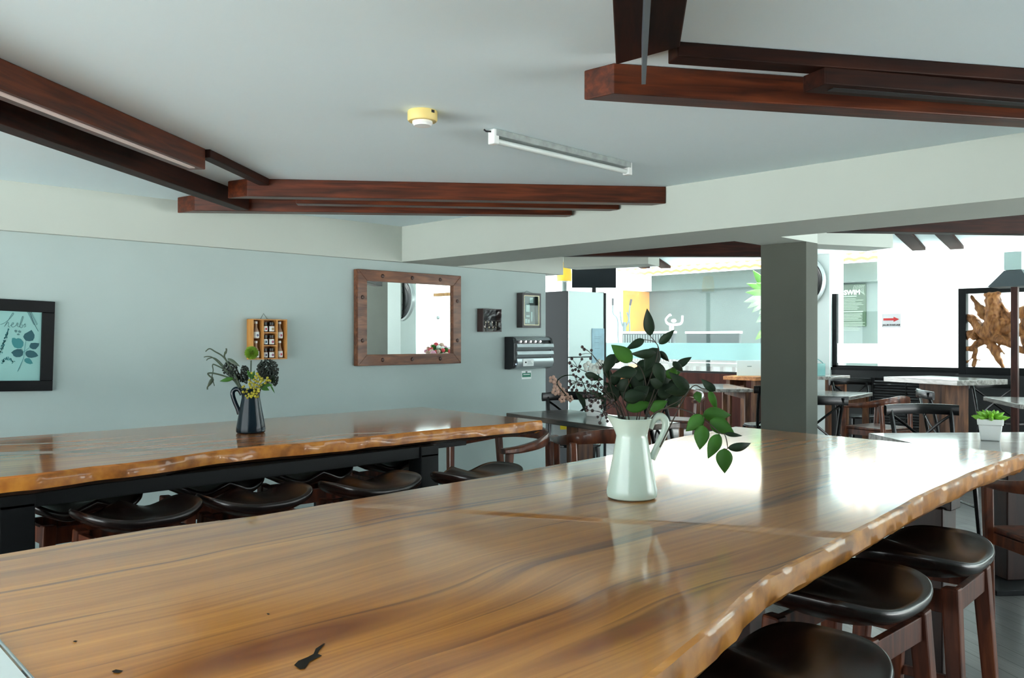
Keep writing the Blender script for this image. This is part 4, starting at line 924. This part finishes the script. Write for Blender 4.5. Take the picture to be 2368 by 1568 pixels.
for ring, (n, ln, el) in enumerate(((9, .105, .25), (8, .090, .62), (6, .075, 1.0), (3, .062, 1.35))):
    for k in range(n):
        a = 2*PI*k/n + ring*.4; d = Vector((math.cos(a)*math.cos(el), math.sin(a)*math.cos(el), math.sin(el)))
        m_ = MB().tube([d*.005, d*ln*.45, d*ln*.75, d*ln], [.007, .016, .012, .0015], 7, sx=1.0); m_.build('leaf', m_su, su, smooth=True)
po = onz(1372, 962, .75)
pot('white round pot of pale flowers on the dark table, behind the berry sprays', (po.x, po.y, .751), .068, .13)
og = thing('pot_flowers', 'pale peach and white flowers arching from the white round pot', 'flowers', (po.x, po.y, .87))
OO = Vector(og.location); DO = (Vector((K, K, 0)).dot(OO))
m_pe = plain('petal_peach', S(206, 168, 150), .6, vary=.2, scale=30); m_pw = plain('petal_white', S(226, 228, 220), .6, vary=.08, scale=30); m_po = plain('petal_orange', S(220, 150, 100), .6, vary=.2, scale=30)
for (u, v, m__, r) in ((1278, 878, m_pe, .035), (1288, 890, m_pe, .04), (1296, 904, m_pe, .04), (1284, 905, m_pe, .035), (1306, 915, m_pe, .035), (1318, 922, m_pe, .03), (1300, 924, m_pe, .03), (1360, 848, m_pw, .045), (1378, 856, m_pw, .045), (1388, 842, m_pw, .04), (1370, 868, m_pw, .04), (1440, 878, m_po, .04), (1450, 886, m_po, .04), (1436, 892, m_pe, .035), (1518, 872, m_pe, .035), (1512, 890, m_pe, .03)):
    c = at(u, v, DO + random.uniform(-.08, .08)) - OO; f_ = MB()
    for k in range(5):
        a = 2*PI*k/5 + u; d = Vector((-K*math.cos(a)*-1, K*math.cos(a)*-1, math.sin(a))); nn = Vector((-K, -K, .2))
        f_.ball(c + d*r*.55 + nn*.004, r*.5, 8, 5, (.8, .8, .9))
    f_.build('flower', m__, og, smooth='all')
for P in ([(1370, 955), (1345, 880), (1310, 868), (1288, 885), (1310, 915)], [(1372, 955), (1385, 880), (1380, 850)], [(1376, 955), (1420, 900), (1445, 882)], [(1378, 955), (1470, 890), (1515, 875)]):
    MB().tube(spline([at(u, v, DO) - OO for u, v in P], 6), .004, 5).build('stem', m_leaf, og, smooth=True)
for (bx, by, tx, ty) in ((1368, 950, 1330, 905), (1374, 950, 1410, 900), (1366, 950, 1345, 935), (1376, 952, 1395, 925)): leaf(at(bx, by, DO), at(tx, ty, DO), .07, m_leaf, og, .2, .2, origin=OO)
p = at(1757, 884, 10.3); 
pot('tiny white pot of green sprigs touching the left edge of the column', (p.x, p.y, .751), .05, .10) if False else None
tbk = thing('basket', 'teal plastic basket on the side table just right of the column', 'basket', (TB.x + .02, TB.y + .28, .891), 0)
m_tl = plain('teal_plastic', S(110, 160, 158), .35, vary=.1)
for b6 in ((-.13, -.16, 0, .13, .16, .008), (-.13, -.16, .008, -.124, .16, .15), (.124, -.16, .008, .13, .16, .15), (-.124, -.16, .008, .124, -.154, .15), (-.124, .154, .008, .124, .16, .15)): MB().box(*b6).build('panel', m_tl, tbk, bevel=.002)
for k in range(5): MB().box(-.1315, -.12 + k*.055, .03, -.130, -.10 + k*.055, .13).build('slot', m_black, tbk)
for sy in (-1, 1): MB().tube(spline([(-.10, sy*.15, .14), (-.02, sy*.10, .21), (.06, sy*.12, .19), (.11, sy*.15, .14)], 5), .006, 6).build('handle', m_tl, tbk, smooth=True)
mh = thing('menu_holder', 'white upright menu holder under the left window by the column', 'menu holder', (10.6, 5.98, .84), math.radians(-50))
MB().box(-.17, -.005, .004, .17, .005, .215).build('card', plain('menu_white', S(222, 234, 232), .6), mh, bevel=.002); MB().box(-.17, -.05, 0, .17, .05, .008).build('base', m_cglass, mh)
MB().box(-.03, -.0062, .13, .03, -.005, .138).build('printed_line', m_t3, mh)
# menu sheet at the near corner of the big table
q0, q1 = onz(-30, 1458, TH), onz(66, 1568, TH); d_ = (q1 - q0).normalized(); n_ = Vector((-d_.y, d_.x, 0)); n_ = n_ if n_.dot(Vector((-K, K, 0))) > 0 else -n_
ms = thing('menu_sheet', 'clear-edged white menu sheet at the lower left corner of the near slab', 'menu', (q0.x, q0.y, TH + .0025))
z_ = Vector((0, 0, 0)); P = [z_, d_*.36, d_*.36 + n_*.26, n_*.26]
MB().prism([n2(p) for p in P], 0, .003).build('clear_sleeve', m_cglass, ms)
i_ = .006; P2 = [d_*i_ + n_*i_, d_*(.36 - i_) + n_*i_, d_*(.36 - i_) + n_*(.26 - i_), d_*i_ + n_*(.26 - i_)]
MB().prism([n2(p) for p in P2], .0031, .0042).build('sheet', m_paper, ms)
MB().tube([z_ + Vector((0, 0, .003)), d_*.36 + Vector((0, 0, .003))], .0022, 6).build('clear_edge', m_chrome, ms)
# canister on a chair seat under the dark table
p = at(1300, 1010, 7.25); t = thing('canister', 'grey plastic canister with a yellow label on the chair by the fridge', 'canister', (p.x, p.y, .466), math.radians(-45))
MB().box(-.09, -.06, 0, .09, .06, .19).build('body', plain('canister_grey', S(168, 176, 176), .45), t, bevel=.02, seg=3); MB().lathe([(.03, .19), (.03, .23), (.0001, .23)], 16).build('cap', m_white, t); MB().box(-.02, -.0625, .12, .05, -.0605, .17).build('label_patch', plain('label_yellow', S(226, 206, 40), .6), t)
# woven panels under the right window
mwv = MB()
wv = thing('woven_panel', 'black basket-weave panel under the bright window, behind the tall table', 'panel', (XW - .10, 4.4, .06))
for k in range(22):
    z0 = .04 + k*.034
    mwv.tube([(-.008*math.cos(j*PI + k*PI), -j*.10, z0) for j in range(0, 25)], .013, 6)
mwv.build('weave', m_sillw, wv, smooth=True); 
for j in range(0, 25, 4): MB().tube([(-.008, -j*.10, -.04), (-.008, -j*.10, .80)], .012, 6).build('upright', m_black, wv)
MB().box(.02, -2.45, -.06, .06, .05, .80).build('backing', m_black, wv)
# ---------------------------------------------------------------- root carving in its black frame, and the lamp before it
XR = XW - .30
tl_, br_ = onx(2219, 668, XR), onx(2250, 866, XR)
rw, rz0, rz1 = 1.25, br_.z, tl_.z; y1 = tl_.y
rt = thing('root_carving', 'twisted brown tree root mounted in a heavy black frame at the right window', 'sculpture', (XR, y1, 0))
fw = .082
for b6 in ((-.05, -fw, rz0, .05, 0, rz1), (-.05, -rw, rz0, .05, -rw + fw, rz1), (-.05, -rw + fw, rz1 - fw*.75, .05, -fw, rz1), (-.05, -rw + fw, rz0, .05, -fw, rz0 + .085)): MB().box(*b6).build('frame_rail', m_black, rt, bevel=.004)
MB().box(-.06, -rw - .05, 0, .09, .03, rz0).build('stand', m_sillw, rt, bevel=.004)
def rp(x, y, d=0): p = onx(2200 + x/5.226, 600 + y/5.226, XR - d); return p - Vector((XR, y1, 0))
rb = MB()
RT = [([(490, 400), (500, 560), (490, 700), (460, 830), (440, 930)], [.085, .075, .075, .08, .07]), ([(440, 930), (480, 1020), (540, 1140), (590, 1250), (640, 1320)], [.07, .055, .04, .03, .02]), ([(440, 920), (380, 880), (300, 780), (240, 710), (180, 690)], [.07, .065, .06, .05, .02]),
      ([(430, 940), (330, 1010), (250, 1070), (180, 1080)], [.06, .04, .035, .03]), ([(460, 930), (560, 960), (650, 1000), (760, 1050), (900, 1120)], [.07, .05, .04, .035, .03]), ([(470, 900), (600, 780), (700, 710), (820, 640), (950, 600)], [.06, .07, .055, .06, .06]), ([(470, 620), (400, 620), (340, 590), (290, 510), (235, 430)], [.05, .05, .05, .025, .008]),
      ([(340, 600), (360, 680), (420, 720)], [.04, .03, .02]), ([(560, 420), (610, 520), (650, 610), (690, 660)], [.014, .012, .010, .008]), ([(600, 600), (640, 660), (620, 760)], [.05, .05, .06]), ([(300, 900), (240, 890), (180, 900)], [.04, .035, .03]), ([(300, 960), (230, 930), (180, 960)], [.03, .02, .02]),
      ([(300, 1080), (285, 1180), (270, 1300)], [.02, .022, .03]), ([(300, 1210), (360, 1215), (430, 1205)], [.012, .008, .003]), ([(290, 1100), (230, 1210), (180, 1240)], [.01, .01, .012]), ([(560, 1040), (600, 1100), (650, 1150)], [.02, .014, .006]), ([(640, 900), (700, 950), (760, 900), (860, 840), (960, 860)], [.03, .03, .05, .07, .06]), ([(900, 700), (920, 860), (900, 1000), (960, 1080)], [.06, .05, .05, .04]), ([(180, 650), (240, 690)], [.006, .01]), ([(550, 820), (640, 860), (760, 800)], [.05, .05, .04])]
for P, R_ in RT:
    S_ = spline([rp(x, y, random.uniform(-.03, .05)) for x, y in P], 5); k = len(S_) - 1
    rr = [R_[min(int(i*(len(R_)-1)/k), len(R_)-2)]*(1 - (i*(len(R_)-1)/k) % 1 if i < k else 0) + R_[min(int(i*(len(R_)-1)/k) + 1, len(R_)-1)]*((i*(len(R_)-1)/k) % 1 if i < k else 1) for i in range(k+1)]
    rb.tube(S_, [r*(1 + .25*noise.noise(Vector((i*.7, r*40, len(P))))) for i, r in enumerate(rr)], 10)
o = rb.build('root', wood('root_wood', S(84, 50, 26), S(140, 92, 52), S(176, 124, 76), (10, 10, 4), .55, 0, .1, 2.5), rt, smooth='all')
md = o.modifiers.new('fuse', 'REMESH'); md.mode = 'VOXEL'; md.voxel_size = .012; md.use_smooth_shade = True
tx = bpy.data.textures.new('root_rough', 'CLOUDS'); tx.noise_scale = .06
md = o.modifiers.new('gnarl', 'DISPLACE'); md.texture = tx; md.strength = .03; md.mid_level = .5
lp = at(2347, 884, 8.3); 
la = thing('table_lamp', 'tall brown-poled lamp with a dark grey flared shade before the root carving', 'lamp', (lp.x, lp.y, 0))
ztop = at(2347, 664, 8.3).z
MB().box(-.03, -.03, .0, .03, .03, ztop + .1).build('pole', wood('lamp_pole_wood', S(50, 28, 24), S(72, 40, 34), S(92, 54, 44), (20, 20, 3), .45), la, bevel=.004)
MB().box(-.13, -.13, .0, .13, .13, .03).build('base', m_ped, la, bevel=.004)
sq = lambda q: [(-q, -q), (q, -q), (q, q), (-q, q)]
MB().prism(sq(.19), ztop, ztop + .16, sq(.075)).build('shade', plain('shade_grey', S(84, 92, 96), .6), la); MB().prism(sq(.075), ztop + .165, ztop + .34).build('cap', plain('shade_cap', S(196, 224, 220), .6), la)
pj = at(2364, 880, 9.2)
# wall disc on the pilaster
ds = thing('wall_fan', 'big round black fan with a pale rim on the pilaster, right of the column', 'fan', (XW - .07, 5.39, 1.35 + .776))
MB().lathe([(.0001, -.02), (.27, -.03), (.31, -.05), (.335, -.04), (.335, 0), (.0001, 0)], 48, axis='x').build('drum', plain('fan_black', S(12, 13, 15), .3, spec=.3), ds, smooth=True)
MB().lathe([(.325, -.058), (.350, -.050), (.355, -.01), (.335, -.004), (.325, -.03), (.325, -.058)], 48, axis='x', cap=False).build('rim', plain('fan_rim', S(206, 214, 214), .3, metal=.4), ds, smooth=True)
for r in (.12, .2, .27): MB().tube([(-.034 - .012*(r > .2), r*math.cos(2*PI*k/40), r*math.sin(2*PI*k/40)) for k in range(41)], .003, 5, cap=False).build('guard_ring', m_black, ds)
# ---------------------------------------------------------------- outside, beyond the glass
XO = 15.0
CAPZ0, CAPZ1 = onx(1600, 671, XO).z, onx(1640, 632, XO).z
m_roof = plain('roof_clay', S(244, 226, 212), .7, vary=.12, scale=6)
struct('wall_garden', MB().box(XO, 5.9, -.12, XO + .2, 11.0, CAPZ0), m_conc, label='grey rendered garden wall beyond the left window')
struct('trim_8', MB().box(XO - .25, 5.9, CAPZ0, XO + .2, 11.0, CAPZ1), m_conc, label='grey coping band along the top of the garden wall')
struct('wall_garden_side', MB().box(XW + .2, 10.85, -.12, XO, 11.0, CAPZ0), m_owhite, label='white garden wall at the left end of the window')
struct('trim_13', MB().box(14.1, 10.835, -.12, XO, 10.85, CAPZ0), plain('ochre_corner', S(206, 132, 36), .8, vary=.25, scale=2.2), label='ochre strip at the corner of the garden wall')  # narrow ochre panel set against the side wall
struct('trim_9', MB().box(XW + .2, 10.6, CAPZ0, XO, 11.0, CAPZ1), m_owhite, label='white coping over the ochre garden wall')
rf = MB(); re_ = MB(); pitch = .38
ys = [4.6 + .035*i for i in range(int(9.2/.035))]
for row in range(9):
    x0 = XO - .55 + row*.30; z0 = CAPZ1 + .02 + row*.30*pitch
    i0 = len(rf.v)
    for y in ys:
        b_ = .035*abs(math.sin(PI*(y + (row % 2)*.11)/.22))
        rf.v += [(x0, y, z0 + b_ - .03), (x0, y, z0 + b_ + .022), (x0 + .36, y, z0 + .36*pitch + b_ - .004)]
    for k in range(len(ys) - 1):
        a = i0 + 3*k; rf.f += [(a+1, a+4, a+5, a+2)]; re_.f += [(a, a+3, a+4, a+1)]
re_.v = list(rf.v); ro = struct('roof', rf, m_roof, label='clay tiled roof over the garden wall'); re_.build('tile_edge', plain('tile_orange', S(214, 132, 70), .8), ro)
# white building with a gap showing the grey wall
struct('wall_white_building', MB().box(13.5, -9, -.12, 13.8, onx(2030, 700, 13.5).y, 5.2), m_owhite, label='white tiled building wall beyond the right window')
yp0, yp1 = onx(1900, 700, 13.3).y, onx(1950, 700, 13.42).y
struct('trim_10', MB().box(13.3, yp1, -.12, 13.42, yp0, 5.0), m_owhite, label='white outdoor pier left of the green swimming notice')
jt = MB()
for z in (.55, 1.12, 1.62, 2.12, 2.72, 3.3):
    jt.box(13.497, -8, z, 13.4995, 5.3, z + .008)
struct('trim_11', jt, plain('tile_joint', S(206, 210, 210), .8), label='faint tile joints on the white outdoor wall')
# swimming notice
ya, yb_ = onx(1935, 700, XO - .04).y, onx(2002, 700, XO - .04).y; za, zb = onx(1980, 755, XO).z, onx(1980, 657, XO).z
t = thing('swim_sign', 'green swimming notice board with white lettering on the grey outdoor wall', 'sign', (XO, (ya + yb_)/2, za))
w_ = abs(ya - yb_); h_ = zb - za
MB().box(-.045, -w_/2, 0, -.012, w_/2, h_).build('board', plain('notice_board_green', S(13, 42, 19), .6), t, bevel=.003); MB().box(-.012, -w_/2 + .05, .05, 0, w_/2 - .05, h_ - .05).build('backing', m_conc, t)
m_l2 = plain('notice_title', S(190, 198, 190), .6)
RX_ = (PI/2, 0, -PI/2)
text('lettering', 'SWIM', .115, m_l2, t, (-.047, -.02, h_*.80), RX_, bold=.004)
m_l = plain('notice_white', S(96, 110, 98), .6)
yy = h_*.70
for k in range(21):
    big = k in (0, 9); L_ = random.uniform(.45, .8)*w_ if not big else w_*(.5 if k == 0 else .72); hh_ = .016 if big else .008
    MB().box(-.0465, w_/2 - .10 - L_, yy, -.045, w_/2 - .10, yy + hh_).build('text_line', m_l, t); yy -= (.040 if big else .0265) if k not in (8, 14) else .045
for k in range(7):
    MB().tube(spline([(-.046, -w_/2 + .015 + .030*k, h_ - .02), (-.046, -w_/2 + .05 + .028*k, h_ - .07 - .01*k), (-.046, -w_/2 + .02 + .012*k, h_ - .13 - .012*(6 - k))], 5), .0042, 5).build('leaf_drawing', m_l, t)
# evacuation sign on the glass
e0, e1 = onx(2037, 758, XW - .002), onx(2081, 725, XW - .002)
t = thing('evacuation_sign', 'white sign with a red arrow and black lettering on the window glass', 'sign', (XW + .034, e0.y, e0.z))
w_, h_ = abs(e1.y - e0.y), e1.z - e0.z
MB().box(-.004, -w_, 0, -.001, 0, h_).build('plate', plain('sign_white', S(226, 226, 228), .6), t)
ar = [(-.08, .52), (-.62, .52), (-.62, .42), (-.92, .60), (-.62, .78), (-.62, .68), (-.08, .68)]
P = [(a*w_, b_*h_) for a, b_ in ar]; m_ = MB(); n = len(P); m_.v = [(-.0055, y, z) for y, z in P] + [(-.004, y, z) for y, z in P]; m_.f = [tuple(range(n)), tuple(reversed(range(n, 2*n)))] + [(i, n+i, n+(i+1) % n, (i+1) % n) for i in range(n)]
m_.build('arrow', m_red, t)
text('lettering', 'JALUR EVAKUASI', w_*.122, m_ink, t, (-.0052, -w_/2, h_*.19), RX_, bold=.0012)
# lamp on a post behind the fridge, seen above it
p = at(1305, 640, 12.2)
t = thing('garden_lamp', 'yellow-shaded lamp on a grey post beyond the fridge top', 'lamp', (p.x, p.y, -.12))
z0 = at(1305, 652, 12.2).z + .12; MB().tube([(0, 0, 0), (0, 0, z0 - .01)], .035, 10).build('post', plain('post_grey', S(120, 136, 132), .5), t); MB().lathe([(.0001, z0 - .01), (.15, z0 - .01), (.15, z0 + .005), (.0001, z0 + .005)], 24).build('collar', m_chrome, t)
MB().lathe([(.0001, z0 + .006), (.105, z0 + .006), (.11, z0 + .10), (.085, z0 + .27), (.0001, z0 + .29)], 24).build('shade', plain('lamp_amber', S(250, 200, 60), .5), t, smooth=True)
# garden furniture and gym machines, only their tops and legs show through the glass
def sofa(label, u0, u1, d, cat='sofa', mat=None, slat=True):
    a, b_ = onx(u0, 780, d), onx(u1, 780, d); ln = (b_ - a).length; ang = math.atan2(b_.y - a.y, b_.x - a.x)
    zt = onx(u0, 769, d).z + .12
    t = thing('garden_sofa', label, cat, (a.x, a.y, -.12), ang, 'garden sofas outside the window')
    mt = mat or plain('wicker_grey', S(52, 60, 60), .7, vary=.3, scale=40)
    MB().box(0, -.04, zt - .55, ln, .03, zt - .02).build('back_panel', mt, t, bevel=.01); MB().box(-.02, -.05, zt - .02, ln + .02, .04, zt + .015).build('top_rail', m_white, t, bevel=.006)
    if slat:
        for k in range(int(ln/.055)): MB().box(.03 + k*.055, -.046, zt - .5, .05 + k*.055, -.04, zt - .04).build('cane', plain('cane_pale', S(120, 130, 128), .7), t)
    MB().box(0, .03, zt - .56, ln, .62, zt - .44).build('seat', mt, t, bevel=.01)
    for x in (.03, ln - .09):
        for y in (-.03, .54): MB().box(x, y, 0, x + .06, y + .06, zt - .55).build('leg', plain('sofa_leg', S(44, 52, 52), .6), t)
    return t
sofa('garden sofa with pale upright canes, seen through the glass behind the leafy branches', 1442, 1560, 12.2)
sofa('garden sofa with a plain grey back, seen through the glass left of the column', 1590, 1712, 12.2, slat=False)
t = thing('garden_table', 'long grey outdoor table whose legs show under the frosted band', 'table', (0, 0, -.12))
a, b_ = onx(1545, 838, 11.5), onx(1752, 838, 11.5); zt = a.z + .12
d_ = (b_ - a); n_ = Vector((.42, 0, 0))
MB().prism([n2(a), n2(b_), n2(b_ + n_), n2(a + n_)], zt - .05, zt).build('tabletop', m_conc, t)
for f_ in (.08, .35, .62, .90):
    for g_ in (.06, .9):
        c = a + d_*f_ + n_*g_; MB().box(c.x - .03, c.y - .03, 0, c.x + .03, c.y + .03, zt - .05).build('leg', plain('outdoor_leg', S(40, 48, 48), .6), t)
def ptube(t, O, pts, d, r, mat, nm): MB().tube(spline([at(u, v, d) - O for u, v in pts], 5), r, 8).build(nm, mat, t, smooth=True)
m_gym = plain('gym_steel', S(84, 98, 100), .4, metal=.4)
p = onx(1441, 800, 13.3); DT = (p.x + p.y)*K; t = thing('cross_trainer', 'elliptical trainer with tall handles by the ochre wall outside', 'exercise machine', (p.x, p.y, -.12)); O = Vector(t.location)
for P, nm, mt, r in (([(1417, 690), (1417, 706)], 'grip', m_ink, .022), ([(1417, 706), (1418, 725), (1428, 740), (1430, 790), (1438, 850)], 'handle_bar', m_gym, .014), ([(1460, 692), (1457, 706)], 'grip', m_ink, .022), ([(1457, 706), (1455, 730), (1456, 765), (1450, 850)], 'handle_bar', m_gym, .014), ([(1434, 720), (1438, 750), (1444, 757)], 'fixed_handle', m_gym, .016), ([(1450, 722), (1454, 740), (1446, 757)], 'fixed_handle', m_gym, .016), ([(1444, 745), (1444, 800), (1444, 900)], 'column', m_gym, .035)): ptube(t, O, P, DT, r, mt, nm)
zb_ = at(1444, 900, DT).z + .12
MB().box(-.25, -.4, 0, .3, .3, .08).build('base', m_gym, t); MB().tube([(0, 0, .0), (0, 0, max(.2, zb_ + .1))], .04, 8).build('column', m_gym, t)
p = onx(1555, 800, 13.5); DB = (p.x + p.y)*K; t = thing('exercise_bike', 'white exercise bike with upturned handlebars in front of the grey garden wall', 'exercise machine', (p.x, p.y, -.12)); O = Vector(t.location)
m_bk = plain('bike_white', S(190, 200, 200), .4)
for P, nm, r in (([(1541, 745), (1540, 738), (1549, 728), (1551, 731)], 'handlebar', .018), ([(1541, 745), (1548, 750), (1570, 750), (1577, 744), (1578, 730)], 'handlebar', .022), ([(1550, 750), (1550, 770), (1552, 860)], 'column', .02), ([(1556, 750), (1556, 770), (1556, 880)], 'column', .02)): ptube(t, O, P, DB, r, m_bk, nm)
MB().ball(at(1558, 742, DB) - O, .05, 12, 8, (1, 1, .7)).build('console', m_bk, t, smooth='all'); MB().box(-.25, -.4, 0, .25, .4, .08).build('base', m_bk, t); MB().tube([(0, 0, .05), (0, 0, .7)], .04, 8).build('column', m_bk, t)
# leafy plant outside by the column
p = at(1775, 760, 12.4); t = thing('leafy_shrub', 'broad-leaved green shrub outside, cut by the left edge of the column', 'plant', (p.x, p.y, -.12)); O = Vector(t.location)
m_g2 = plain('shrub_green', S(96, 150, 60), .5, vary=.35, scale=5); m_g3 = plain('shrub_grey', S(142, 166, 136), .5, vary=.3, scale=5)
MB().tube([(0, 0, 0), (.05, .02, 1.2), (.0, .0, 2.2)], [.05, .04, .02], 8).build('stem', m_stem, t, smooth=True)
for (bx, by, tx, ty, w, mt) in ((1768, 660, 1742, 626, .13, m_g2), (1775, 672, 1728, 656, .13, m_g2), (1778, 678, 1726, 676, .14, m_g2), (1775, 682, 1722, 698, .14, m_g3), (1772, 684, 1730, 712, .13, m_g3), (1774, 690, 1740, 722, .13, m_g3), (1776, 700, 1756, 726, .12, m_g3), (1780, 670, 1750, 655, .13, m_g2), (1782, 650, 1800, 610, .15, m_g2), (1772, 728, 1750, 745, .12, m_g3), (1774, 760, 1748, 785, .12, m_g2), (1785, 690, 1830, 670, .14, m_g2), (1785, 700, 1830, 730, .14, m_g2)):
    leaf(at(bx, by, 12.4), at(tx, ty, 12.3), w, mt, t, .15, .2, origin=O)
# seen only in the mirror: a second column with a fan, flowers on a shelf, a hanging lamp
struct('column_far', MB().box(8.0, -.30, 0, 8.3, .396, CE2), m_col, label='grey column reflected in the mirror')
struct('trim_12', MB().box(8.0, .396, 0, 8.3, .725, CE2), plain('pale_pier', S(206, 216, 212), .8), label='pale pier reflected in the mirror')
fan2 = copy_tree(ds); fan2.location = (8.06, .66, 1.35 + .62); fan2['label'] = 'black round fan with pale rim, seen only in the wall mirror'
tf = dtable('table with a vase of flowers, seen only in the wall mirror', (9.1, .45), .9, .7, 0, tm=m_gtab)
vz = thing('vase', 'clear vase of mixed flowers, seen only in the wall mirror', 'vase', (9.0, .45, .751))
MB().lathe([(.0001, 0), (.06, 0), (.07, .1), (.05, .22), (.06, .25), (.0001, .25)], 20).build('body', m_cglass, vz, smooth=True)
fb = thing('flower_bouquet', 'pink, white and red flower bouquet, seen only in the wall mirror', 'bouquet', (9.0, .45, .99))
for k in range(46):
    a = k*2.4; r = .05 + .2*math.sqrt(k/46); z = .30 - r*.8 + random.uniform(-.03, .05)
    MB().ball((r*math.cos(a), r*math.sin(a), z), random.uniform(.03, .05), 8, 6).build('flower', [m_pe, m_pw, plain('petal_red', S(200, 60, 70), .6), plain('petal_pink', S(210, 150, 170), .6), m_leafb][k % 5], fb, smooth='all')
MB().tube([(0, 0, -.2), (0, 0, .2)], .02, 6).build('stem', m_stem, fb)
hl = thing('hanging_lamp', 'glass lamp hung from a short timber board, seen only in the wall mirror', 'lamp', (9.0, .62, CE2))
MB().tube([(0, 0, 0), (0, 0, -.38)], .004, 6).build('wire', m_ink, hl); MB().box(-.03, -.28, -.43, .03, .28, -.38).build('board', m_pine, hl); MB().tube([(0, -.2, -.43), (0, -.2, -.72)], .003, 6).build('cord', m_ink, hl)
MB().prism(sq(.13), -.98, -.72, sq(.10)).build('shade', m_cglass, hl); MB().ball((0, -.2, -.78), .03, 10, 8).build('bulb', m_white, hl, smooth='all')
for o in kids(hl):
    if o.name.startswith('shade'): o.location = (0, -.2, 0)
# ---------------------------------------------------------------- light, sky, camera
w = bpy.data.worlds.new('sky'); scene.world = w; w.use_nodes = True
bg = w.node_tree.nodes['Background']; bg.inputs['Color'].default_value = (0.86, 0.97, 1.0, 1); bg.inputs['Strength'].default_value = SKY
sun = bpy.data.lights.new('sun', 'SUN'); sun.energy = SUNE; sun.angle = .3; sun.color = (.96, 1, 1)
so = bpy.data.objects.new('sun', sun); COL.objects.link(so); so.rotation_euler = Vector((-.25, .2, -1)).to_track_quat('-Z', 'Y').to_euler()
def arealight(name, loc, target, sx, sy, e, col):
    l = bpy.data.lights.new(name, 'AREA'); l.shape = 'RECTANGLE'; l.size = sx; l.size_y = sy; l.energy = e; l.color = col
    o = bpy.data.objects.new(name, l); COL.objects.link(o); o.location = loc; o.rotation_euler = (Vector(target) - Vector(loc)).to_track_quat('-Z', 'Z').to_euler(); return o
cam = bpy.data.cameras.new('camera'); co = bpy.data.objects.new('camera', cam); COL.objects.link(co)
cam.sensor_width = 36; cam.lens = F/2368*36; cam.clip_start = .05; cam.clip_end = 200
co.location = (0, 0, EYE); co.rotation_euler = (PI/2, 0, -PI/4)
scene.camera = co
vs_ = scene.view_settings; vs_.view_transform = 'Standard'; vs_.look = 'None'; vs_.gamma = 1.0; vs_.exposure = EXPO
try: vs_.use_curve_mapping = False
except Exception: pass
scene.cycles.use_denoising = True
scene.cycles.max_bounces = 10; scene.cycles.diffuse_bounces = 5; scene.cycles.glossy_bounces = 4; scene.cycles.transparent_max_bounces = 12
scene.cycles.sample_clamp_indirect = 8
